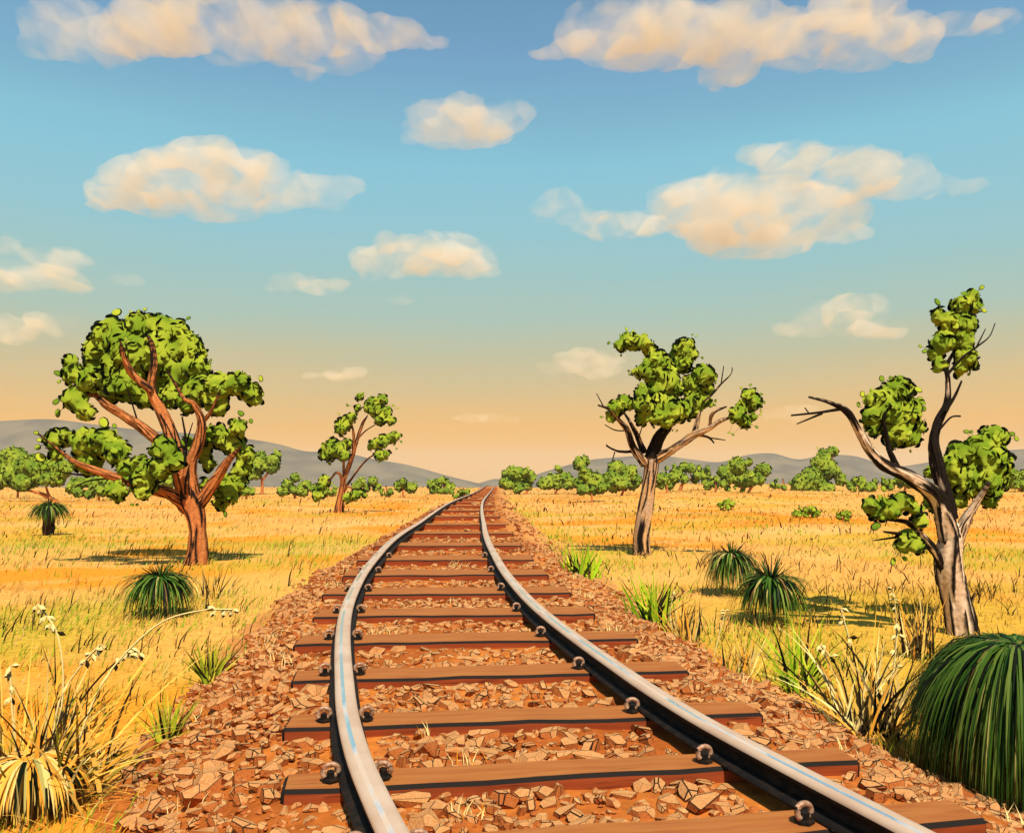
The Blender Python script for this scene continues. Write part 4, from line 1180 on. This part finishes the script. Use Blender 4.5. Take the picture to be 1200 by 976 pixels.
CLOUD_M = cloud_mat('cloud_body', (1, .88, .66, 1), (1, .97, .90, 1), .0041, .12)
WISP_M = cloud_mat('cloud_wisp', (1, .92, .78, 1), (1, .98, .92, 1), .0026, .12)


def puff_mesh(name, ells, d, seed, voxel, lump=True):
    r = random.Random(seed); bm = bmesh.new(); k = d / F
    for (x, y, rx, ry) in ells:
        c = at(x, y, d)
        subs = [(0, 0, 1.0)] if not lump else [(0, 0, .82)] + [(r.uniform(-.8, .8), r.uniform(-.65, .65), r.uniform(.28, .5)) for _ in range(9)]
        for (u, v, q) in subs:
            m = Matrix.Translation(c + Vector((u * rx * k, r.uniform(-.5, .5) * (rx + ry) * .3 * k, v * ry * k))) @ Matrix.Diagonal((rx * 1.26 * q * k, (rx + ry) * .42 * q * k, ry * 1.2 * (q ** .7) * k, 1))
            bmesh.ops.create_icosphere(bm, subdivisions=3, radius=1, matrix=m)
    me = bpy.data.meshes.new(name); bm.to_mesh(me); bm.free()
    tmp = bpy.data.objects.new(name, me); COL.objects.link(tmp)
    md = tmp.modifiers.new('union', 'REMESH'); md.mode = 'VOXEL'; md.voxel_size = voxel
    tx = bpy.data.textures.new('puff', 'CLOUDS'); tx.noise_scale = 45; tx.noise_depth = 3
    dm = tmp.modifiers.new('billow', 'DISPLACE'); dm.texture = tx; dm.strength = 26; dm.mid_level = .46; dm.texture_coords = 'GLOBAL'
    dg = bpy.context.evaluated_depsgraph_get()
    out = bpy.data.meshes.new_from_object(tmp.evaluated_get(dg)); out.name = name
    bpy.data.objects.remove(tmp); bpy.data.meshes.remove(me)
    out.materials.clear()
    return out


CLOUDS = [
    ('large cream cloud bank across the upper left of the sky', [(210, 32, 82, 34), (290, 36, 58, 34), (150, 42, 28, 24), (370, 38, 74, 28), (440, 45, 56, 18), (500, 50, 26, 6)], [(70, 28, 48, 30), (120, 50, 55, 24), (390, 68, 48, 18), (270, 65, 33, 12)]),
    ('largest peach cloud bank across the upper right of the sky', [(780, 28, 56, 30), (850, 38, 66, 34), (920, 38, 56, 24), (1000, 18, 56, 26), (1060, 45, 40, 24), (860, 74, 32, 24), (700, 56, 54, 13), (648, 63, 24, 6), (1125, 26, 38, 12)], [(760, 36, 110, 36), (980, 50, 90, 24), (1160, 28, 30, 14)]),
    ('small pale cloud alone in the upper middle of the sky', [(540, 130, 26, 17), (510, 152, 33, 12), (570, 150, 30, 13), (487, 158, 13, 8)], [(540, 146, 70, 22)]),
    ('long peach cloud with a tapering right tail above the big left gum', [(240, 190, 46, 26), (190, 208, 42, 26), (280, 212, 46, 28), (150, 232, 42, 12), (120, 241, 20, 6)], [(340, 224, 56, 18), (395, 220, 34, 13), (230, 215, 110, 34)]),
    ('broad stepped peach cloud in the middle right of the sky', [(930, 192, 56, 20), (1000, 202, 56, 30), (880, 222, 56, 22), (800, 236, 32, 15), (850, 257, 56, 38), (740, 266, 46, 13), (895, 285, 46, 20)], [(980, 274, 44, 11), (1055, 212, 44, 24), (655, 242, 26, 20), (1130, 218, 24, 8), (900, 245, 130, 36), (720, 262, 50, 16)]),
    ('peach cloud with flat wisps in the centre of the sky', [(480, 298, 40, 22), (450, 308, 36, 20), (530, 302, 46, 18), (560, 320, 26, 6), (375, 335, 32, 9)], [(340, 330, 26, 10), (470, 352, 18, 5), (520, 300, 60, 24)]),
    ('pale cloud cut by the left edge above the lowest left cloud', [(30, 322, 42, 17), (75, 328, 32, 12), (8, 285, 14, 11)], [(150, 328, 20, 7), (50, 310, 50, 20)]),
    ('peach cloud low at the left edge beside the top of the big gum', [(12, 386, 34, 16)], [(58, 380, 32, 14)]),
    ('peach puff left of the top of the right gum', [(1000, 368, 36, 26), (1038, 388, 24, 11)], [(955, 376, 24, 18), (930, 385, 24, 8)]),
    ('low peach cloud just left of the twisted gum crown', [(690, 426, 34, 14), (715, 418, 20, 8)], [(655, 430, 26, 8)]),
    ('small peach wisp low above the slender gum', [(402, 438, 26, 7)], [(375, 440, 22, 4)]),
    ('thin faint streak of cloud just above the horizon', [], [(565, 490, 36, 5), (590, 492, 18, 3)]),
    ('faint low cloud between the twisted gum and the right gum', [], [(915, 486, 20, 8), (940, 480, 22, 6)]),
]
for i, (lab, body, wisp) in enumerate(CLOUDS):
    d = 2400
    if body:
        o = link('cloud', puff_mesh('cloud', body, d, 50 + i, 9.0)); o.data.materials.append(CLOUD_M)
        tag(o, lab, 'cloud', 'clouds in the evening sky')
        if wisp:
            w = link('wisp', puff_mesh('wisp', wisp, d, 150 + i, 9.0), o); w.data.materials.append(WISP_M)
    else:
        o = link('cloud', puff_mesh('cloud', wisp, d, 50 + i, 7.0)); o.data.materials.append(WISP_M)
        tag(o, lab, 'cloud', 'clouds in the evening sky')

# ------------------------------------------------------------------ air
HAZE = True
if HAZE:
    bm = bmesh.new(); bmesh.ops.create_cube(bm, size=1)
    me = bpy.data.meshes.new('haze'); bm.to_mesh(me); bm.free()
    hz = link('haze', me, None, (0, 700, -26)); hz.scale = (6400, 4900, 160)
    me.materials.append(vol_mat('air', (.80, .88, 1.0, 1), .5 / 3600))
    tag(hz, 'thin warm haze in the air over the plain', kind='stuff')

# ------------------------------------------------------------------ light, sky, camera
EL, AZ = math.radians(57), math.radians(163)          # sun height; compass angle clockwise from straight ahead (+Y): behind right
sd = Vector((math.sin(AZ) * math.cos(EL), math.cos(AZ) * math.cos(EL), math.sin(EL)))
L = bpy.data.lights.new('sun', 'SUN'); L.energy = 5.0; L.angle = math.radians(.6); L.color = (1, .90, .73)
lo = bpy.data.objects.new('sun', L); COL.objects.link(lo); lo.rotation_euler = sd.to_track_quat('Z', 'Y').to_euler()

W = bpy.data.worlds.new('World'); sc.world = W; W.use_nodes = True
n, l = W.node_tree.nodes, W.node_tree.links
n.clear()
out = n.new('ShaderNodeOutputWorld')
sky = n.new('ShaderNodeTexSky'); sky.sky_type = 'NISHITA'; sky.sun_disc = False; sky.sun_elevation = EL; sky.sun_rotation = AZ; sky.dust_density = 2.0
b1 = n.new('ShaderNodeBackground'); b1.inputs['Strength'].default_value = .06; l.new(sky.outputs[0], b1.inputs['Color'])
tc = n.new('ShaderNodeTexCoord'); sx = n.new('ShaderNodeSeparateXYZ'); l.new(tc.outputs['Generated'], sx.inputs[0])
wn = n.new('ShaderNodeTexNoise'); wn.inputs['Scale'].default_value = 2.2; wn.inputs['Detail'].default_value = 4
mpw = n.new('ShaderNodeMapping'); mpw.inputs['Scale'].default_value = (1, 1, 7); l.new(tc.outputs['Generated'], mpw.inputs[0]); l.new(mpw.outputs[0], wn.inputs['Vector'])
ma = n.new('ShaderNodeMath'); ma.operation = 'MULTIPLY_ADD'; ma.inputs[1].default_value = .05; l.new(wn.outputs['Fac'], ma.inputs[0]); l.new(sx.outputs['Z'], ma.inputs[2])
sb = n.new('ShaderNodeMath'); sb.operation = 'SUBTRACT'; sb.inputs[1].default_value = .025; l.new(ma.outputs[0], sb.inputs[0])
mr = n.new('ShaderNodeMapRange'); mr.inputs[1].default_value = -.1; mr.inputs[2].default_value = .6; l.new(sb.outputs[0], mr.inputs[0])
cr = n.new('ShaderNodeValToRGB'); l.new(mr.outputs[0], cr.inputs[0])
stops = [(-.1, (232, 172, 96)), (0.0, (250, 192, 108)), (.05, (244, 190, 112)), (.09, (222, 192, 136)), (.14, (196, 194, 160)), (.18, (174, 198, 184)), (.223, (160, 199, 198)), (.29, (148, 200, 212)), (.345, (138, 198, 217)), (.40, (126, 180, 206)), (.456, (116, 163, 199)), (.50, (106, 152, 186)), (.6, (92, 138, 178))]
e = cr.color_ramp.elements
while len(e) < len(stops): e.new(.5)
for el, (z, c) in zip(e, stops): el.position = (z + .1) / .7; el.color = rgb(*c)
b2 = n.new('ShaderNodeBackground'); b2.inputs['Strength'].default_value = .86; l.new(cr.outputs[0], b2.inputs['Color'])
mxs = n.new('ShaderNodeMixShader'); mxs.inputs[0].default_value = .975; l.new(b1.outputs[0], mxs.inputs[1]); l.new(b2.outputs[0], mxs.inputs[2]); l.new(mxs.outputs[0], out.inputs['Surface'])

cam = bpy.data.cameras.new('camera'); co = bpy.data.objects.new('camera', cam); COL.objects.link(co)
co.location = (0, 0, CAM_H); co.rotation_euler = (math.radians(90), 0, 0)
cam.sensor_width = 36; cam.lens = 36 * F / 1200; cam.shift_y = (HY - 488) / 1200
cam.clip_start = .05; cam.clip_end = 8000
sc.camera = co
sc.view_settings.view_transform = 'Standard'; sc.view_settings.look = 'None'; sc.view_settings.exposure = 0.22; sc.view_settings.gamma = 1; sc.view_settings.use_curve_mapping = False
sc.render.engine = 'CYCLES'
cy = sc.cycles
cy.max_bounces = 5; cy.diffuse_bounces = 3; cy.glossy_bounces = 3; cy.transmission_bounces = 2; cy.volume_bounces = 2; cy.transparent_max_bounces = 8
cy.use_denoising = True
try: cy.denoiser = 'OPENIMAGEDENOISE'
except Exception: pass
cy.sample_clamp_indirect = 4
